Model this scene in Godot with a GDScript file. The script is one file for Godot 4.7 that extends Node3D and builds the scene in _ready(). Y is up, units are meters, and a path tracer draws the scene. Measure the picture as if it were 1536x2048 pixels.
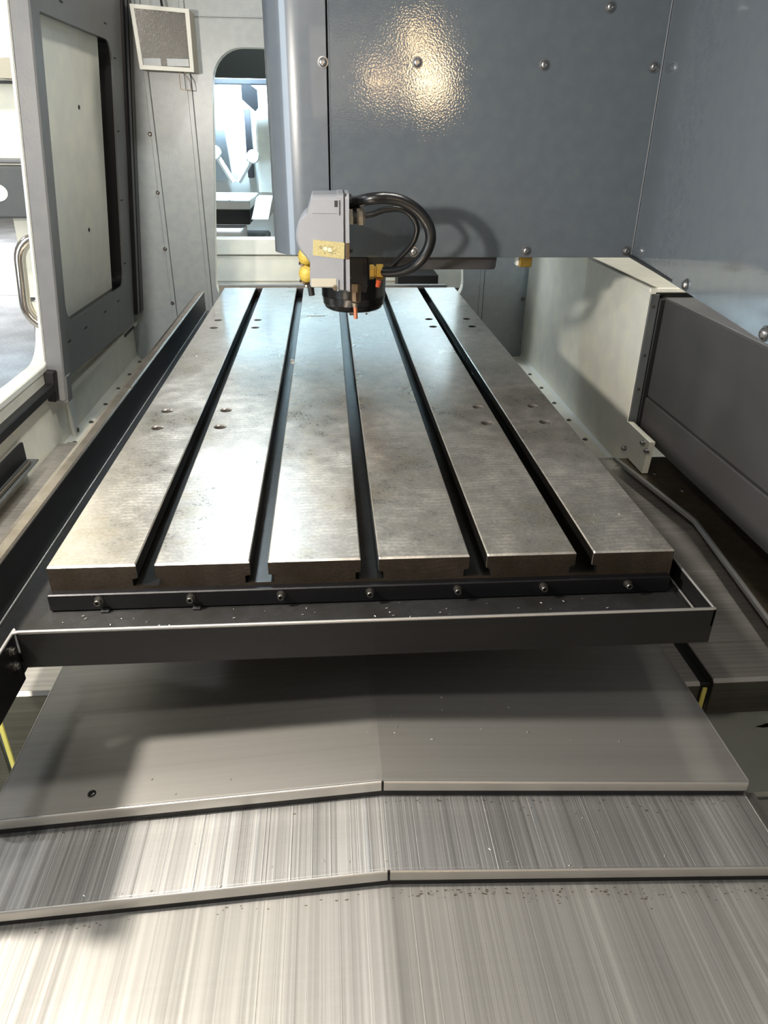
extends Node3D
# Interior of a machining centre, seen along its T-slot table. Table top is y = 0, table length runs along z, metres.

var M := {}
var taken := {}
var rng := RandomNumberGenerator.new()

# ---------------------------------------------------------------- object helpers
func numbered(called: String) -> String:
	if not taken.has(called):
		taken[called] = 0
		return called
	taken[called] += 1
	return "%s_%03d" % [called, taken[called]]

func tag(o: Node, label := "", category := "", group := "", kind := "") -> Node:
	if label != "": o.set_meta("label", label)
	if category != "": o.set_meta("category", category)
	if group != "": o.set_meta("group", group)
	if kind != "": o.set_meta("kind", kind)
	return o

func thing(called: String, label: String, category: String, at := Vector3.ZERO, group := "") -> Node3D:
	var o := Node3D.new()
	o.name = numbered(called)
	add_child(o)
	o.position = at
	tag(o, label, category, group)
	return o

func struct(called: String, label: String, at := Vector3.ZERO) -> Node3D:
	var o := Node3D.new()
	o.name = called
	add_child(o, true)
	o.position = at
	tag(o, label, "", "", "structure")
	return o

func build(s: SurfaceTool, called: String, m: Material, parent: Node, label := "") -> MeshInstance3D:
	s.generate_normals()
	var o := MeshInstance3D.new()
	o.name = called
	o.mesh = s.commit()
	o.material_override = m
	o.cast_shadow = GeometryInstance3D.SHADOW_CASTING_SETTING_ON
	parent.add_child(o, true)
	if label != "": o.set_meta("label", label)
	return o

func again(src: MeshInstance3D, called: String, parent: Node, at: Vector3, basis := Basis.IDENTITY) -> MeshInstance3D:
	var o := MeshInstance3D.new()
	o.name = called
	o.mesh = src.mesh
	o.material_override = src.material_override
	parent.add_child(o, true)
	o.transform = Transform3D(basis, at)
	return o

# ---------------------------------------------------------------- mesh helpers
func begin() -> SurfaceTool:
	var s := SurfaceTool.new()
	s.begin(Mesh.PRIMITIVE_TRIANGLES)
	return s

func tri(s: SurfaceTool, a: Vector3, b: Vector3, c: Vector3, out: Vector3) -> void:
	# clockwise seen from the side that out points to
	if (b - a).cross(c - a).dot(out) > 0.0:
		var t := b; b = c; c = t
	s.add_vertex(a); s.add_vertex(b); s.add_vertex(c)

func quad(s: SurfaceTool, a: Vector3, b: Vector3, c: Vector3, d: Vector3, out: Vector3) -> void:
	tri(s, a, b, c, out); tri(s, a, c, d, out)

func flat(s: SurfaceTool) -> void:
	s.set_smooth_group(4294967295)

func bx(s: SurfaceTool, lo: Vector3, hi: Vector3, bevel := 0.0, tr := Transform3D.IDENTITY) -> void:
	flat(s)
	var c := (lo + hi) * 0.5
	var h := (hi - lo) * 0.5
	bevel = minf(bevel, minf(h.x, minf(h.y, h.z)) * 0.95)
	var tc := tr * c
	var P := {}
	for sx in [-1, 1]:
		for sy in [-1, 1]:
			for sz in [-1, 1]:
				var k := Vector3(sx, sy, sz)
				for ax in 3:
					var q := h - Vector3.ONE * bevel
					q[ax] = h[ax]
					P[[sx, sy, sz, ax]] = tr * (c + q * k)
	for ax in 3:
		var u := (ax + 1) % 3
		var v := (ax + 2) % 3
		for sg in [-1, 1]:
			var pts := []
			for w in [[-1, -1], [1, -1], [1, 1], [-1, 1]]:
				var k := [0, 0, 0, ax]
				k[ax] = sg; k[u] = w[0]; k[v] = w[1]
				pts.append(P[k])
			quad(s, pts[0], pts[1], pts[2], pts[3], (pts[0] + pts[2]) * 0.5 - tc)
	if bevel <= 0.0: return
	for ax in 3:
		var u := (ax + 1) % 3
		var v := (ax + 2) % 3
		for a in [-1, 1]:
			for b in [-1, 1]:
				var pts := []
				for w in [[-1, u], [-1, v], [1, v], [1, u]]:
					var k := [0, 0, 0, w[1]]
					k[ax] = w[0]; k[u] = a; k[v] = b
					pts.append(P[k])
				quad(s, pts[0], pts[1], pts[2], pts[3], (pts[0] + pts[2]) * 0.5 - tc)
	for sx in [-1, 1]:
		for sy in [-1, 1]:
			for sz in [-1, 1]:
				var a: Vector3 = P[[sx, sy, sz, 0]]
				tri(s, a, P[[sx, sy, sz, 1]], P[[sx, sy, sz, 2]], a - tc)

# prism of a simple 2D polygon: p -> o + ux*p.x + uy*p.y, swept by d; the two rings may be inset (chamfer) at the start
func prism(s: SurfaceTool, poly: PackedVector2Array, o: Vector3, ux: Vector3, uy: Vector3, d: Vector3, caps := true) -> void:
	flat(s)
	var n := poly.size()
	var area := 0.0
	for i in n: area += poly[i].cross(poly[(i + 1) % n])
	for i in n:
		var p := poly[i]
		var q := poly[(i + 1) % n]
		var e := (q - p)
		var o2 := Vector2(e.y, -e.x) * signf(area)
		var a := o + ux * p.x + uy * p.y
		var b := o + ux * q.x + uy * q.y
		quad(s, a, b, b + d, a + d, ux * o2.x + uy * o2.y)
	if not caps: return
	var t := Geometry2D.triangulate_polygon(poly)
	for i in range(0, t.size(), 3):
		var w := [poly[t[i]], poly[t[i + 1]], poly[t[i + 2]]]
		var v := []
		for k in 3: v.append(o + ux * w[k].x + uy * w[k].y)
		tri(s, v[0], v[1], v[2], -d)
		tri(s, v[0] + d, v[1] + d, v[2] + d, d)

# plate with a star-shaped hole: outer and inner loops seen from centre c
func ring_plate(s: SurfaceTool, outer: PackedVector2Array, inner: PackedVector2Array, c: Vector2, o: Vector3, ux: Vector3, uy: Vector3, d: Vector3) -> void:
	flat(s)
	var ang := []
	for p in outer: ang.append((p - c).angle())
	for p in inner: ang.append((p - c).angle())
	ang.sort()
	var A := []
	var B := []
	for a in ang:
		if A.size() > 0 and absf(a - A[-1][0]) < 1e-4: continue
		A.append([a, hit(outer, c, a)])
		B.append(hit(inner, c, a))
	var n := A.size()
	for i in n:
		var j := (i + 1) % n
		var P := []
		for q in [A[i][1], A[j][1], B[j], B[i]]:
			P.append(o + ux * q.x + uy * q.y)
		quad(s, P[0], P[1], P[2], P[3], -d)
		quad(s, P[0] + d, P[1] + d, P[2] + d, P[3] + d, d)
		var m2: Vector2 = (A[i][1] + A[j][1]) * 0.5 - c
		quad(s, P[0], P[1], P[1] + d, P[0] + d, ux * m2.x + uy * m2.y)
		var m3: Vector2 = c - (B[i] + B[j]) * 0.5
		quad(s, P[3], P[2], P[2] + d, P[3] + d, ux * m3.x + uy * m3.y)

func hit(poly: PackedVector2Array, c: Vector2, a: float) -> Vector2:
	var far := c + Vector2.from_angle(a) * 100.0
	var best := c
	var bd := -1.0
	for i in poly.size():
		var x = Geometry2D.segment_intersects_segment(c, far, poly[i], poly[(i + 1) % poly.size()])
		if x != null and c.distance_to(x) > bd:
			bd = c.distance_to(x); best = x
	if bd < 0.0:
		for p in poly:
			if absf(angle_difference((p - c).angle(), a)) < 0.01 : best = p
	return best

func rounded(pts: Array, r: Array, seg := 6) -> PackedVector2Array:
	# polygon with its corners rounded
	var out := PackedVector2Array()
	var n := pts.size()
	for i in n:
		var p: Vector2 = pts[i]
		var a: Vector2 = (pts[(i + n - 1) % n] - p).normalized()
		var b: Vector2 = (pts[(i + 1) % n] - p).normalized()
		var rr: float = r[i % r.size()]
		if rr <= 0.0:
			out.append(p); continue
		var half := absf(a.angle_to(b)) * 0.5
		var t := rr / tan(half)
		var s0 := p + a * t
		var s1 := p + b * t
		var c := p + (a + b).normalized() * (rr / sin(half))
		var a0 := (s0 - c).angle()
		var da := angle_difference(a0, (s1 - c).angle())
		for k in seg + 1:
			out.append(c + Vector2.from_angle(a0 + da * k / seg) * rr)
	return out

func frame_of(axis: Vector3) -> Basis:
	var z := axis.normalized()
	var x := z.cross(Vector3.UP if absf(z.y) < 0.9 else Vector3.RIGHT).normalized()
	return Basis(x, z.cross(x), z)

# profile: [radius, height] pairs along the axis; closed where radius is 0; hard edges unless smooth
func lathe(s: SurfaceTool, prof: Array, o: Vector3, axis: Vector3, seg := 24, smooth := false, turn := 0.0) -> void:
	var b := frame_of(axis)
	for i in prof.size() - 1:
		s.set_smooth_group(1 if smooth else 10 + i)
		if seg <= 8 and not smooth: flat(s)
		var p: Array = prof[i]
		var q: Array = prof[i + 1]
		for k in seg:
			var a0 := TAU * k / seg + turn
			var a1 := TAU * (k + 1) / seg + turn
			var e0 := b.x * cos(a0) + b.y * sin(a0)
			var e1 := b.x * cos(a1) + b.y * sin(a1)
			var n: Vector3 = (e0 + e1) * (q[1] - p[1]) * 0.5 + b.z * (p[0] - q[0])
			var P0: Vector3 = o + e0 * p[0] + b.z * p[1]
			var P1: Vector3 = o + e1 * p[0] + b.z * p[1]
			var Q0: Vector3 = o + e0 * q[0] + b.z * q[1]
			var Q1: Vector3 = o + e1 * q[0] + b.z * q[1]
			if p[0] > 0.0: tri(s, P0, P1, Q1, n)
			if q[0] > 0.0: tri(s, P0, Q1, Q0, n)

func tube(s: SurfaceTool, pts: Array, r: float, seg := 14, caps := true) -> void:
	s.set_smooth_group(1)
	var n := pts.size()
	var rings := []
	var ref := Vector3.ZERO
	for i in n:
		var t: Vector3 = (pts[mini(i + 1, n - 1)] - pts[maxi(i - 1, 0)]).normalized()
		if i == 0: ref = frame_of(t).x
		ref = (ref - t * ref.dot(t)).normalized()
		var y := t.cross(ref)
		var ring := []
		for k in seg:
			var a := TAU * k / seg
			ring.append(pts[i] + (ref * cos(a) + y * sin(a)) * r)
		rings.append(ring)
	for i in n - 1:
		for k in seg:
			var j := (k + 1) % seg
			var c: Vector3 = (pts[i] + pts[i + 1]) * 0.5
			quad(s, rings[i][k], rings[i][j], rings[i + 1][j], rings[i + 1][k], rings[i][k] + rings[i + 1][j] - c * 2.0)
	if caps:
		flat(s)
		for k in seg:
			var j := (k + 1) % seg
			tri(s, pts[0], rings[0][k], rings[0][j], pts[0] - pts[1])
			tri(s, pts[n - 1], rings[n - 1][k], rings[n - 1][j], pts[n - 1] - pts[n - 2])

func spline(ctrl: Array, per := 10) -> Array:
	var out := []
	for i in ctrl.size() - 1:
		var p0: Vector3 = ctrl[maxi(i - 1, 0)]
		var p3: Vector3 = ctrl[mini(i + 2, ctrl.size() - 1)]
		for k in per:
			out.append((ctrl[i] as Vector3).cubic_interpolate(ctrl[i + 1], p0, p3, float(k) / per))
	out.append(ctrl[-1])
	return out

# ---------------------------------------------------------------- textures and materials
func noise_bytes(w: int, h: int, freq: float, oct: int, sd: int) -> PackedByteArray:
	var n := FastNoiseLite.new()
	n.noise_type = FastNoiseLite.TYPE_SIMPLEX_SMOOTH
	n.frequency = freq; n.fractal_octaves = oct; n.seed = sd
	return n.get_seamless_image(w, h).get_data()

func tex(w: int, h: int, data: PackedByteArray, f := Image.FORMAT_RGB8) -> ImageTexture:
	return ImageTexture.create_from_image(Image.create_from_data(w, h, false, f, data))

func normal_tex(w: int, h: int, data: PackedByteArray, strength: float) -> ImageTexture:
	var im := Image.create_from_data(w, h, false, Image.FORMAT_L8, data)
	im.convert(Image.FORMAT_RGBA8)
	im.bump_map_to_normal_map(strength)
	return ImageTexture.create_from_image(im)

func streak_signal(n: int, sd: int) -> PackedFloat32Array:
	# 1D, wraps round: broad bands, narrow lines, single scratches
	var r := RandomNumberGenerator.new()
	r.seed = sd
	var a := PackedFloat32Array()
	a.resize(n)
	for step in [[64, 0.16], [24, 0.2], [9, 0.26], [4, 0.28], [2, 0.26]]:
		var cells: int = n / step[0]
		var v := []
		for i in cells: v.append(r.randf_range(-1, 1))
		for i in n:
			var t := float(i) / n * cells
			var k := int(t)
			var fr := t - k
			a[i] += lerpf(v[k % cells], v[(k + 1) % cells], smoothstep(0.0, 1.0, fr)) * step[1]
	for i in n / 14:
		a[r.randi() % n] += r.randf_range(-0.7, 0.8)
	return a

func streaks(w: int, h: int, sd: int, along_v: bool, base: Color, depth: float, rough0: float, rough_d: float, bump: float) -> Array:
	var sig := streak_signal(w if along_v else h, sd)
	var sig2 := streak_signal(w if along_v else h, sd + 7)
	var nz := noise_bytes(w, h, 0.006, 2, sd)
	var col := PackedByteArray(); col.resize(w * h * 3)
	var ro := PackedByteArray(); ro.resize(w * h)
	var hi := PackedByteArray(); hi.resize(w * h)
	for y in h:
		for x in w:
			var i := y * w + x
			# slow change along the streaks, no blotches across them
			var m := nz[(y / 6) * w + x] / 255.0 if along_v else nz[y * w + x / 6] / 255.0
			var k := x if along_v else y
			var v: float = lerpf(sig[k], sig2[k], smoothstep(0.35, 0.65, m))
			var g := 1.0 + depth * v + (m - 0.5) * 0.08
			col[i * 3] = clampi(int(base.r * g * 255.0), 0, 255)
			col[i * 3 + 1] = clampi(int(base.g * g * 255.0), 0, 255)
			col[i * 3 + 2] = clampi(int(base.b * g * 255.0), 0, 255)
			ro[i] = clampi(int((rough0 - rough_d * v + (m - 0.5) * 0.1) * 255.0), 0, 255)
			hi[i] = clampi(int(128.0 + v * 90.0), 0, 255)
	return [tex(w, h, col), tex(w, h, ro, Image.FORMAT_L8), normal_tex(w, h, hi, bump)]

func mat(c: Color, metal := 0.0, rough := 0.5, spec := 0.5) -> StandardMaterial3D:
	var m := StandardMaterial3D.new()
	m.albedo_color = c
	m.metallic = metal
	m.roughness = rough
	m.metallic_specular = spec
	return m

func worldmap(m: StandardMaterial3D, per_metre: float) -> StandardMaterial3D:
	m.uv1_triplanar = true
	m.uv1_world_triplanar = true
	m.uv1_scale = Vector3.ONE * per_metre
	return m

func dress(m: StandardMaterial3D, set_: Array, per_metre: float, normal_scale := 1.0) -> StandardMaterial3D:
	if set_[0]:
		m.albedo_texture = set_[0]
	if set_[1]:
		m.roughness_texture = set_[1]
		m.roughness_texture_channel = BaseMaterial3D.TEXTURE_CHANNEL_RED
		m.roughness = 1.0
	if set_[2]:
		m.normal_enabled = true
		m.normal_texture = set_[2]
		m.normal_scale = normal_scale
	return worldmap(m, per_metre)

func glow(c: Color, e: float) -> StandardMaterial3D:
	var m := mat(Color(0.9, 0.9, 0.9), 0.0, 0.6)
	m.emission_enabled = true
	m.emission = c
	m.emission_energy_multiplier = e
	return m

func table_texture() -> Array:
	var w := 1024
	var a := noise_bytes(w, w, 0.004, 4, 11)
	var b := noise_bytes(w, w, 0.022, 4, 12)
	var c := noise_bytes(w, w, 0.12, 3, 13)
	var col := PackedByteArray(); col.resize(w * w * 3)
	var ro := PackedByteArray(); ro.resize(w * w)
	var hi := PackedByteArray(); hi.resize(w * w)
	for y in w:
		for x in w:
			var i := y * w + x
			var n1 := a[i] / 255.0 - 0.5
			var n2 := b[i] / 255.0 - 0.5
			var n3 := c[i] / 255.0 - 0.5
			# arcs left by the face mill, each turn a little further on
			var dx := fposmod(x, 256.0) - 128.0
			var r := sqrt(dx * dx + (y + 300.0) * (y + 300.0))
			var arc := sin(r * 0.55 + n1 * 9.0) * smoothstep(-0.1, 0.2, n1 + n2)
			var g := 1.0 + n1 * 0.15 + n2 * 0.16 + n3 * 0.16 + arc * 0.035
			var stain := smoothstep(0.12, 0.34, -n1 + n2 * 0.6) * 0.3
			col[i * 3] = clampi(int(214.0 * g * (1.0 - stain * 0.20)), 0, 255)
			col[i * 3 + 1] = clampi(int(206.0 * g * (1.0 - stain * 0.24)), 0, 255)
			col[i * 3 + 2] = clampi(int(193.0 * g * (1.0 - stain * 0.34)), 0, 255)
			ro[i] = clampi(int((0.34 + n1 * 0.16 + n2 * 0.10 + n3 * 0.10) * 255.0), 55, 255)
			hi[i] = clampi(int(128.0 + n3 * 60.0 + n2 * 40.0 + arc * 14.0), 0, 255)
	return [tex(w, w, col), tex(w, w, ro, Image.FORMAT_L8), normal_tex(w, w, hi, 1.2)]

func make_materials() -> void:
	var peel := normal_tex(512, 512, noise_bytes(512, 512, 0.09, 2, 21), 2.0)
	var grit := normal_tex(512, 512, noise_bytes(512, 512, 0.3, 3, 22), 2.0)
	var patch := noise_bytes(512, 512, 0.012, 4, 23)
	var dirt := PackedByteArray(); dirt.resize(512 * 512 * 3)
	for i in 512 * 512:
		var n := patch[i] / 255.0 - 0.5
		var g := 244.0 + n * 16.0
		dirt[i * 3] = clampi(int(g), 0, 255); dirt[i * 3 + 1] = clampi(int(g), 0, 255); dirt[i * 3 + 2] = clampi(int(g - maxf(n, 0.0) * 14.0), 0, 255)
	var dirt_t := tex(512, 512, dirt)
	var tt := table_texture()
	M.table = dress(mat(Color(1, 1, 1), 0.88), tt, 1.45, 0.4)
	M.table.clearcoat_enabled = true
	M.table.clearcoat = 1.0
	M.table.clearcoat_roughness = 0.14
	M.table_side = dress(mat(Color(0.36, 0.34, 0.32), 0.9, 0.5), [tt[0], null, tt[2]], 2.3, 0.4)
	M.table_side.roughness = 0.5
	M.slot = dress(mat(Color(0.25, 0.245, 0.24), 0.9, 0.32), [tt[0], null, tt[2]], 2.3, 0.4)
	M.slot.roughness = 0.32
	var sz := streaks(1024, 512, 5, true, Color(0.86, 0.85, 0.83), 0.34, 0.58, 0.16, 2.6)
	M.way_worn = dress(mat(Color(0.72, 0.725, 0.73), 0.86), sz, 1.7, 0.8)
	var s3 := streaks(1024, 512, 6, true, Color(0.80, 0.79, 0.765), 0.20, 0.60, 0.10, 2.0)
	M.way_front = dress(mat(Color(0.70, 0.70, 0.70), 0.55), s3, 1.7, 0.5)
	var sx := streaks(512, 1024, 9, false, Color(0.74, 0.72, 0.69), 0.16, 0.36, 0.08, 1.2)
	M.way_cross = dress(mat(Color(1, 1, 1), 0.75), sx, 1.7, 0.4)
	M.way_face = dress(mat(Color(0.52, 0.53, 0.52), 0.8), sx, 1.7, 0.3)
	var sat := streaks(512, 512, 31, false, Color(0.66, 0.655, 0.64), 0.05, 0.46, 0.03, 0.4)
	M.satin = dress(mat(Color(0.84, 0.835, 0.825), 0.62), sat, 2.5, 0.25)
	M.tray = dress(mat(Color(0.33, 0.33, 0.335), 0.9), [sat[0], null, tt[2]], 2.1, 0.3)
	M.tray.roughness = 0.42
	M.apron = dress(mat(Color(0.36, 0.375, 0.40), 0.8), [tt[0], null, tt[2]], 3.1, 0.6)
	M.apron.roughness = 0.4
	M.flange = dress(mat(Color(0.70, 0.68, 0.66), 0.9), [tt[0], null, tt[2]], 4.0, 0.4)
	M.flange.roughness = 0.28
	M.bore = mat(Color(0.55, 0.53, 0.50), 0.85, 0.35)
	M.lip = mat(Color(0.72, 0.71, 0.69), 0.85, 0.42)
	M.rubber = mat(Color(0.035, 0.035, 0.04), 0.0, 0.55)
	M.black_metal = dress(mat(Color(0.045, 0.045, 0.055), 0.3, 0.4), [null, null, grit], 6.0, 0.1)
	M.black_gloss = dress(mat(Color(0.04, 0.04, 0.045), 0.2, 0.22), [null, null, grit], 5.0, 0.06)
	M.head_paint = dress(mat(Color(0.335, 0.36, 0.38), 0.0, 0.1), [dirt_t, null, peel], 5.5, 0.06)
	M.head_paint.roughness = 0.04
	M.head_corner = dress(mat(Color(0.335, 0.365, 0.395), 0.0, 0.34), [dirt_t, null, peel], 5.5, 0.06)
	M.head_corner.roughness = 0.32
	M.head_corner.clearcoat_enabled = true
	M.head_corner.clearcoat = 0.9
	M.head_corner.clearcoat_roughness = 0.05
	M.head_dark = mat(Color(0.10, 0.10, 0.11), 0.0, 0.5)
	M.beige = dress(mat(Color(0.92, 0.915, 0.86), 0.0, 0.42), [dirt_t, null, peel], 2.0, 0.08)
	M.beige.roughness = 0.42
	M.light_grey = dress(mat(Color(0.62, 0.655, 0.67), 0.0, 0.3), [dirt_t, null, peel], 5.0, 0.10)
	M.light_grey.roughness = 0.3
	M.grey_paint = dress(mat(Color(0.43, 0.435, 0.44), 0.0, 0.4), [dirt_t, null, peel], 3.0, 0.08)
	M.grey_paint.roughness = 0.4
	M.plate_dark = mat(Color(0.17, 0.17, 0.175), 0.0, 0.5)
	M.charcoal = dress(mat(Color(0.30, 0.31, 0.31), 0.0, 0.45), [dirt_t, null, peel], 3.0, 0.06)
	M.charcoal.roughness = 0.45
	M.sheet_dark = dress(mat(Color(0.36, 0.355, 0.35), 0.5), [dirt_t, null, null], 1.3)
	M.sheet_dark.roughness = 0.48
	M.ledge = dress(mat(Color(0.58, 0.55, 0.50), 0.85), [tt[0], null, null], 1.9)
	M.ledge.roughness = 0.34
	M.cast_grey = dress(mat(Color(0.52, 0.53, 0.50), 0.0, 0.6), [dirt_t, null, grit], 2.2, 0.15)
	M.cast_grey.roughness = 0.6
	M.silver_paint = dress(mat(Color(0.52, 0.53, 0.55), 0.25, 0.42), [null, null, grit], 7.0, 0.35)
	M.silver_paint.roughness = 0.42
	M.screw = mat(Color(0.56, 0.56, 0.56), 0.95, 0.33)
	M.screw_dark = mat(Color(0.40, 0.39, 0.37), 0.9, 0.35)
	M.socket = mat(Color(0.03, 0.03, 0.03), 0.0, 0.7)
	M.brass = dress(mat(Color(0.74, 0.61, 0.30), 0.9, 0.35), [dirt_t, null, grit], 12.0, 0.3)
	M.brass.roughness = 0.35
	M.nickel = mat(Color(0.62, 0.58, 0.52), 0.95, 0.3)
	M.bronze = mat(Color(0.40, 0.34, 0.27), 0.85, 0.38)
	M.copper = mat(Color(0.80, 0.50, 0.38), 0.8, 0.42)
	M.yellow = dress(mat(Color(0.70, 0.60, 0.24), 0.1, 0.5), [dirt_t, null, grit], 9.0, 0.35)
	M.yellow.roughness = 0.5
	M.yellow_wiper = mat(Color(0.80, 0.78, 0.42), 0.0, 0.55)
	M.orange = mat(Color(0.85, 0.35, 0.15), 0.0, 0.5)
	M.hose = mat(Color(0.03, 0.03, 0.033), 0.0, 0.34)
	M.chrome = mat(Color(0.80, 0.77, 0.73), 1.0, 0.14)
	M.white = mat(Color(0.86, 0.87, 0.84), 0.0, 0.45)
	M.cream_dirt = mat(Color(0.62, 0.60, 0.54), 0.0, 0.6)
	M.seal = mat(Color(0.055, 0.055, 0.075), 0.0, 0.3)
	M.fleck = mat(Color(0.86, 0.85, 0.82), 0.8, 0.25)
	M.grime = mat(Color(0.28, 0.25, 0.205), 0.1, 0.5)
	M.hood_black = mat(Color(0.10, 0.11, 0.10), 0.0, 0.8, 0.2)  # plain near-black for the far machine's hood
	M.oil = mat(Color(0.035, 0.032, 0.028), 0.1, 0.3)
	# concrete of the hall
	var cn := noise_bytes(512, 512, 0.01, 5, 41)
	var cf := noise_bytes(512, 512, 0.2, 2, 42)
	var cc := PackedByteArray(); cc.resize(512 * 512 * 3)
	for i in 512 * 512:
		var g := 190.0 + (cn[i] / 255.0 - 0.5) * 40.0 + (cf[i] / 255.0 - 0.5) * 30.0
		cc[i * 3] = clampi(int(g), 0, 255); cc[i * 3 + 1] = clampi(int(g * 0.985), 0, 255); cc[i * 3 + 2] = clampi(int(g * 0.96), 0, 255)
	M.concrete = dress(mat(Color(1, 1, 1), 0.0, 0.6), [tex(512, 512, cc), null, null], 0.35)
	M.concrete.roughness = 0.55
	# prismatic diffuser of the work lamp: crossed ridges
	var pd := PackedByteArray(); pd.resize(128 * 128)
	for y in 128:
		for x in 128:
			var u := absf(fposmod(float(x + y) / 32.0, 1.0) - 0.5) * 2.0
			var v := absf(fposmod(float(x - y) / 32.0, 1.0) - 0.5) * 2.0
			pd[y * 128 + x] = int(minf(u, v) * 255.0)
	M.prism = dress(mat(Color(0.52, 0.52, 0.51), 0.75, 0.22), [null, null, normal_tex(128, 128, pd, 3.0)], 55.0, 0.8)
	M.prism.roughness = 0.22

# ---------------------------------------------------------------- fasteners
func button_screw(s: SurfaceTool, r: float) -> void:     # axis +z, washer and domed head
	lathe(s, [[r * 1.25, 0.0], [r * 1.25, 0.0012], [r * 0.95, 0.0014], [r * 0.92, 0.0022], [r * 0.75, 0.0042], [r * 0.42, 0.0052], [r * 0.40, 0.0034], [0.0, 0.0034]], Vector3.ZERO, Vector3.BACK, 18)

func cap_screw(s: SurfaceTool, r: float, h: float) -> void:
	lathe(s, [[r * 1.3, 0.0], [r * 1.3, 0.0014], [r, 0.0014], [r, h - 0.0006], [r * 0.88, h], [r * 0.55, h], [r * 0.5, h - 0.003], [0.0, h - 0.003]], Vector3.ZERO, Vector3.BACK, 18)

func proto(s: SurfaceTool, m: Material) -> MeshInstance3D:
	s.generate_normals()
	var o := MeshInstance3D.new()
	o.mesh = s.commit()
	o.material_override = m
	return o

func facing(n: Vector3) -> Basis:                        # turns +z to n
	return frame_of(n)

# ================================================================ the scene
func _ready() -> void:
	rng.seed = 4711
	camera_and_light()
	make_materials()
	hall()
	enclosure()
	far_machine()
	covers_below()
	machine_table()
	chip_tray()
	way_covers()
	head()
	spindle_and_box()
	work_lamp()
	unseen_led_lamp()
	sliding_door()
	outside()
	flecks()

func camera_and_light() -> void:
	var cam := Camera3D.new()
	cam.name = "camera"
	cam.keep_aspect = Camera3D.KEEP_HEIGHT
	cam.fov = 70.52
	cam.near = 0.02
	cam.far = 80.0
	add_child(cam)
	cam.transform = Transform3D(Basis(Vector3(0.99725, 0.01182, 0.07321), Vector3(0.02352, 0.8858, -0.46346), Vector3(-0.07033, 0.46391, 0.88309)), Vector3(-0.0355, 0.3759, 0.6173))
	cam.current = true
	var env := Environment.new()
	env.background_mode = Environment.BG_COLOR
	env.background_color = Color(0.86, 0.86, 0.85)
	env.background_energy_multiplier = 0.42
	env.tonemap_mode = Environment.TONE_MAPPER_LINEAR
	env.tonemap_exposure = 1.0
	env.sdfgi_enabled = true
	env.ssao_enabled = true
	env.ssil_enabled = true
	var we := WorldEnvironment.new()
	we.name = "world_environment"
	we.environment = env
	add_child(we)
	omni("unseen_key_light", Vector3(-0.58, 0.47, 0.20), Color(1.0, 0.965, 0.92), 1.5, 0.03)  # unseen lamp at the left, throws the tray and hose shadows
	omni("unseen_second_light", Vector3(-0.36, 1.0, 0.70), Color(1.0, 0.97, 0.93), 0.6, 0.03)  # second unseen lamp, for the double edge of the tray shadow

func omni(called: String, at: Vector3, c: Color, e: float, size: float) -> void:
	var l := OmniLight3D.new()
	l.name = called
	l.position = at
	l.light_color = c
	l.light_energy = e
	l.light_size = size
	l.omni_range = 40.0
	l.omni_attenuation = 2.0
	l.shadow_enabled = true
	add_child(l)

func spot(called: String, at: Vector3, to: Vector3, c: Color, e: float, size: float, angle: float) -> void:
	var l := SpotLight3D.new()
	l.name = called
	add_child(l)
	l.look_at_from_position(at, to, Vector3.UP if absf((to - at).normalized().y) < 0.99 else Vector3.FORWARD)
	l.light_color = c
	l.light_energy = e
	l.light_size = size
	l.spot_range = 40.0
	l.spot_attenuation = 2.0
	l.spot_angle = angle
	l.shadow_enabled = true

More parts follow.
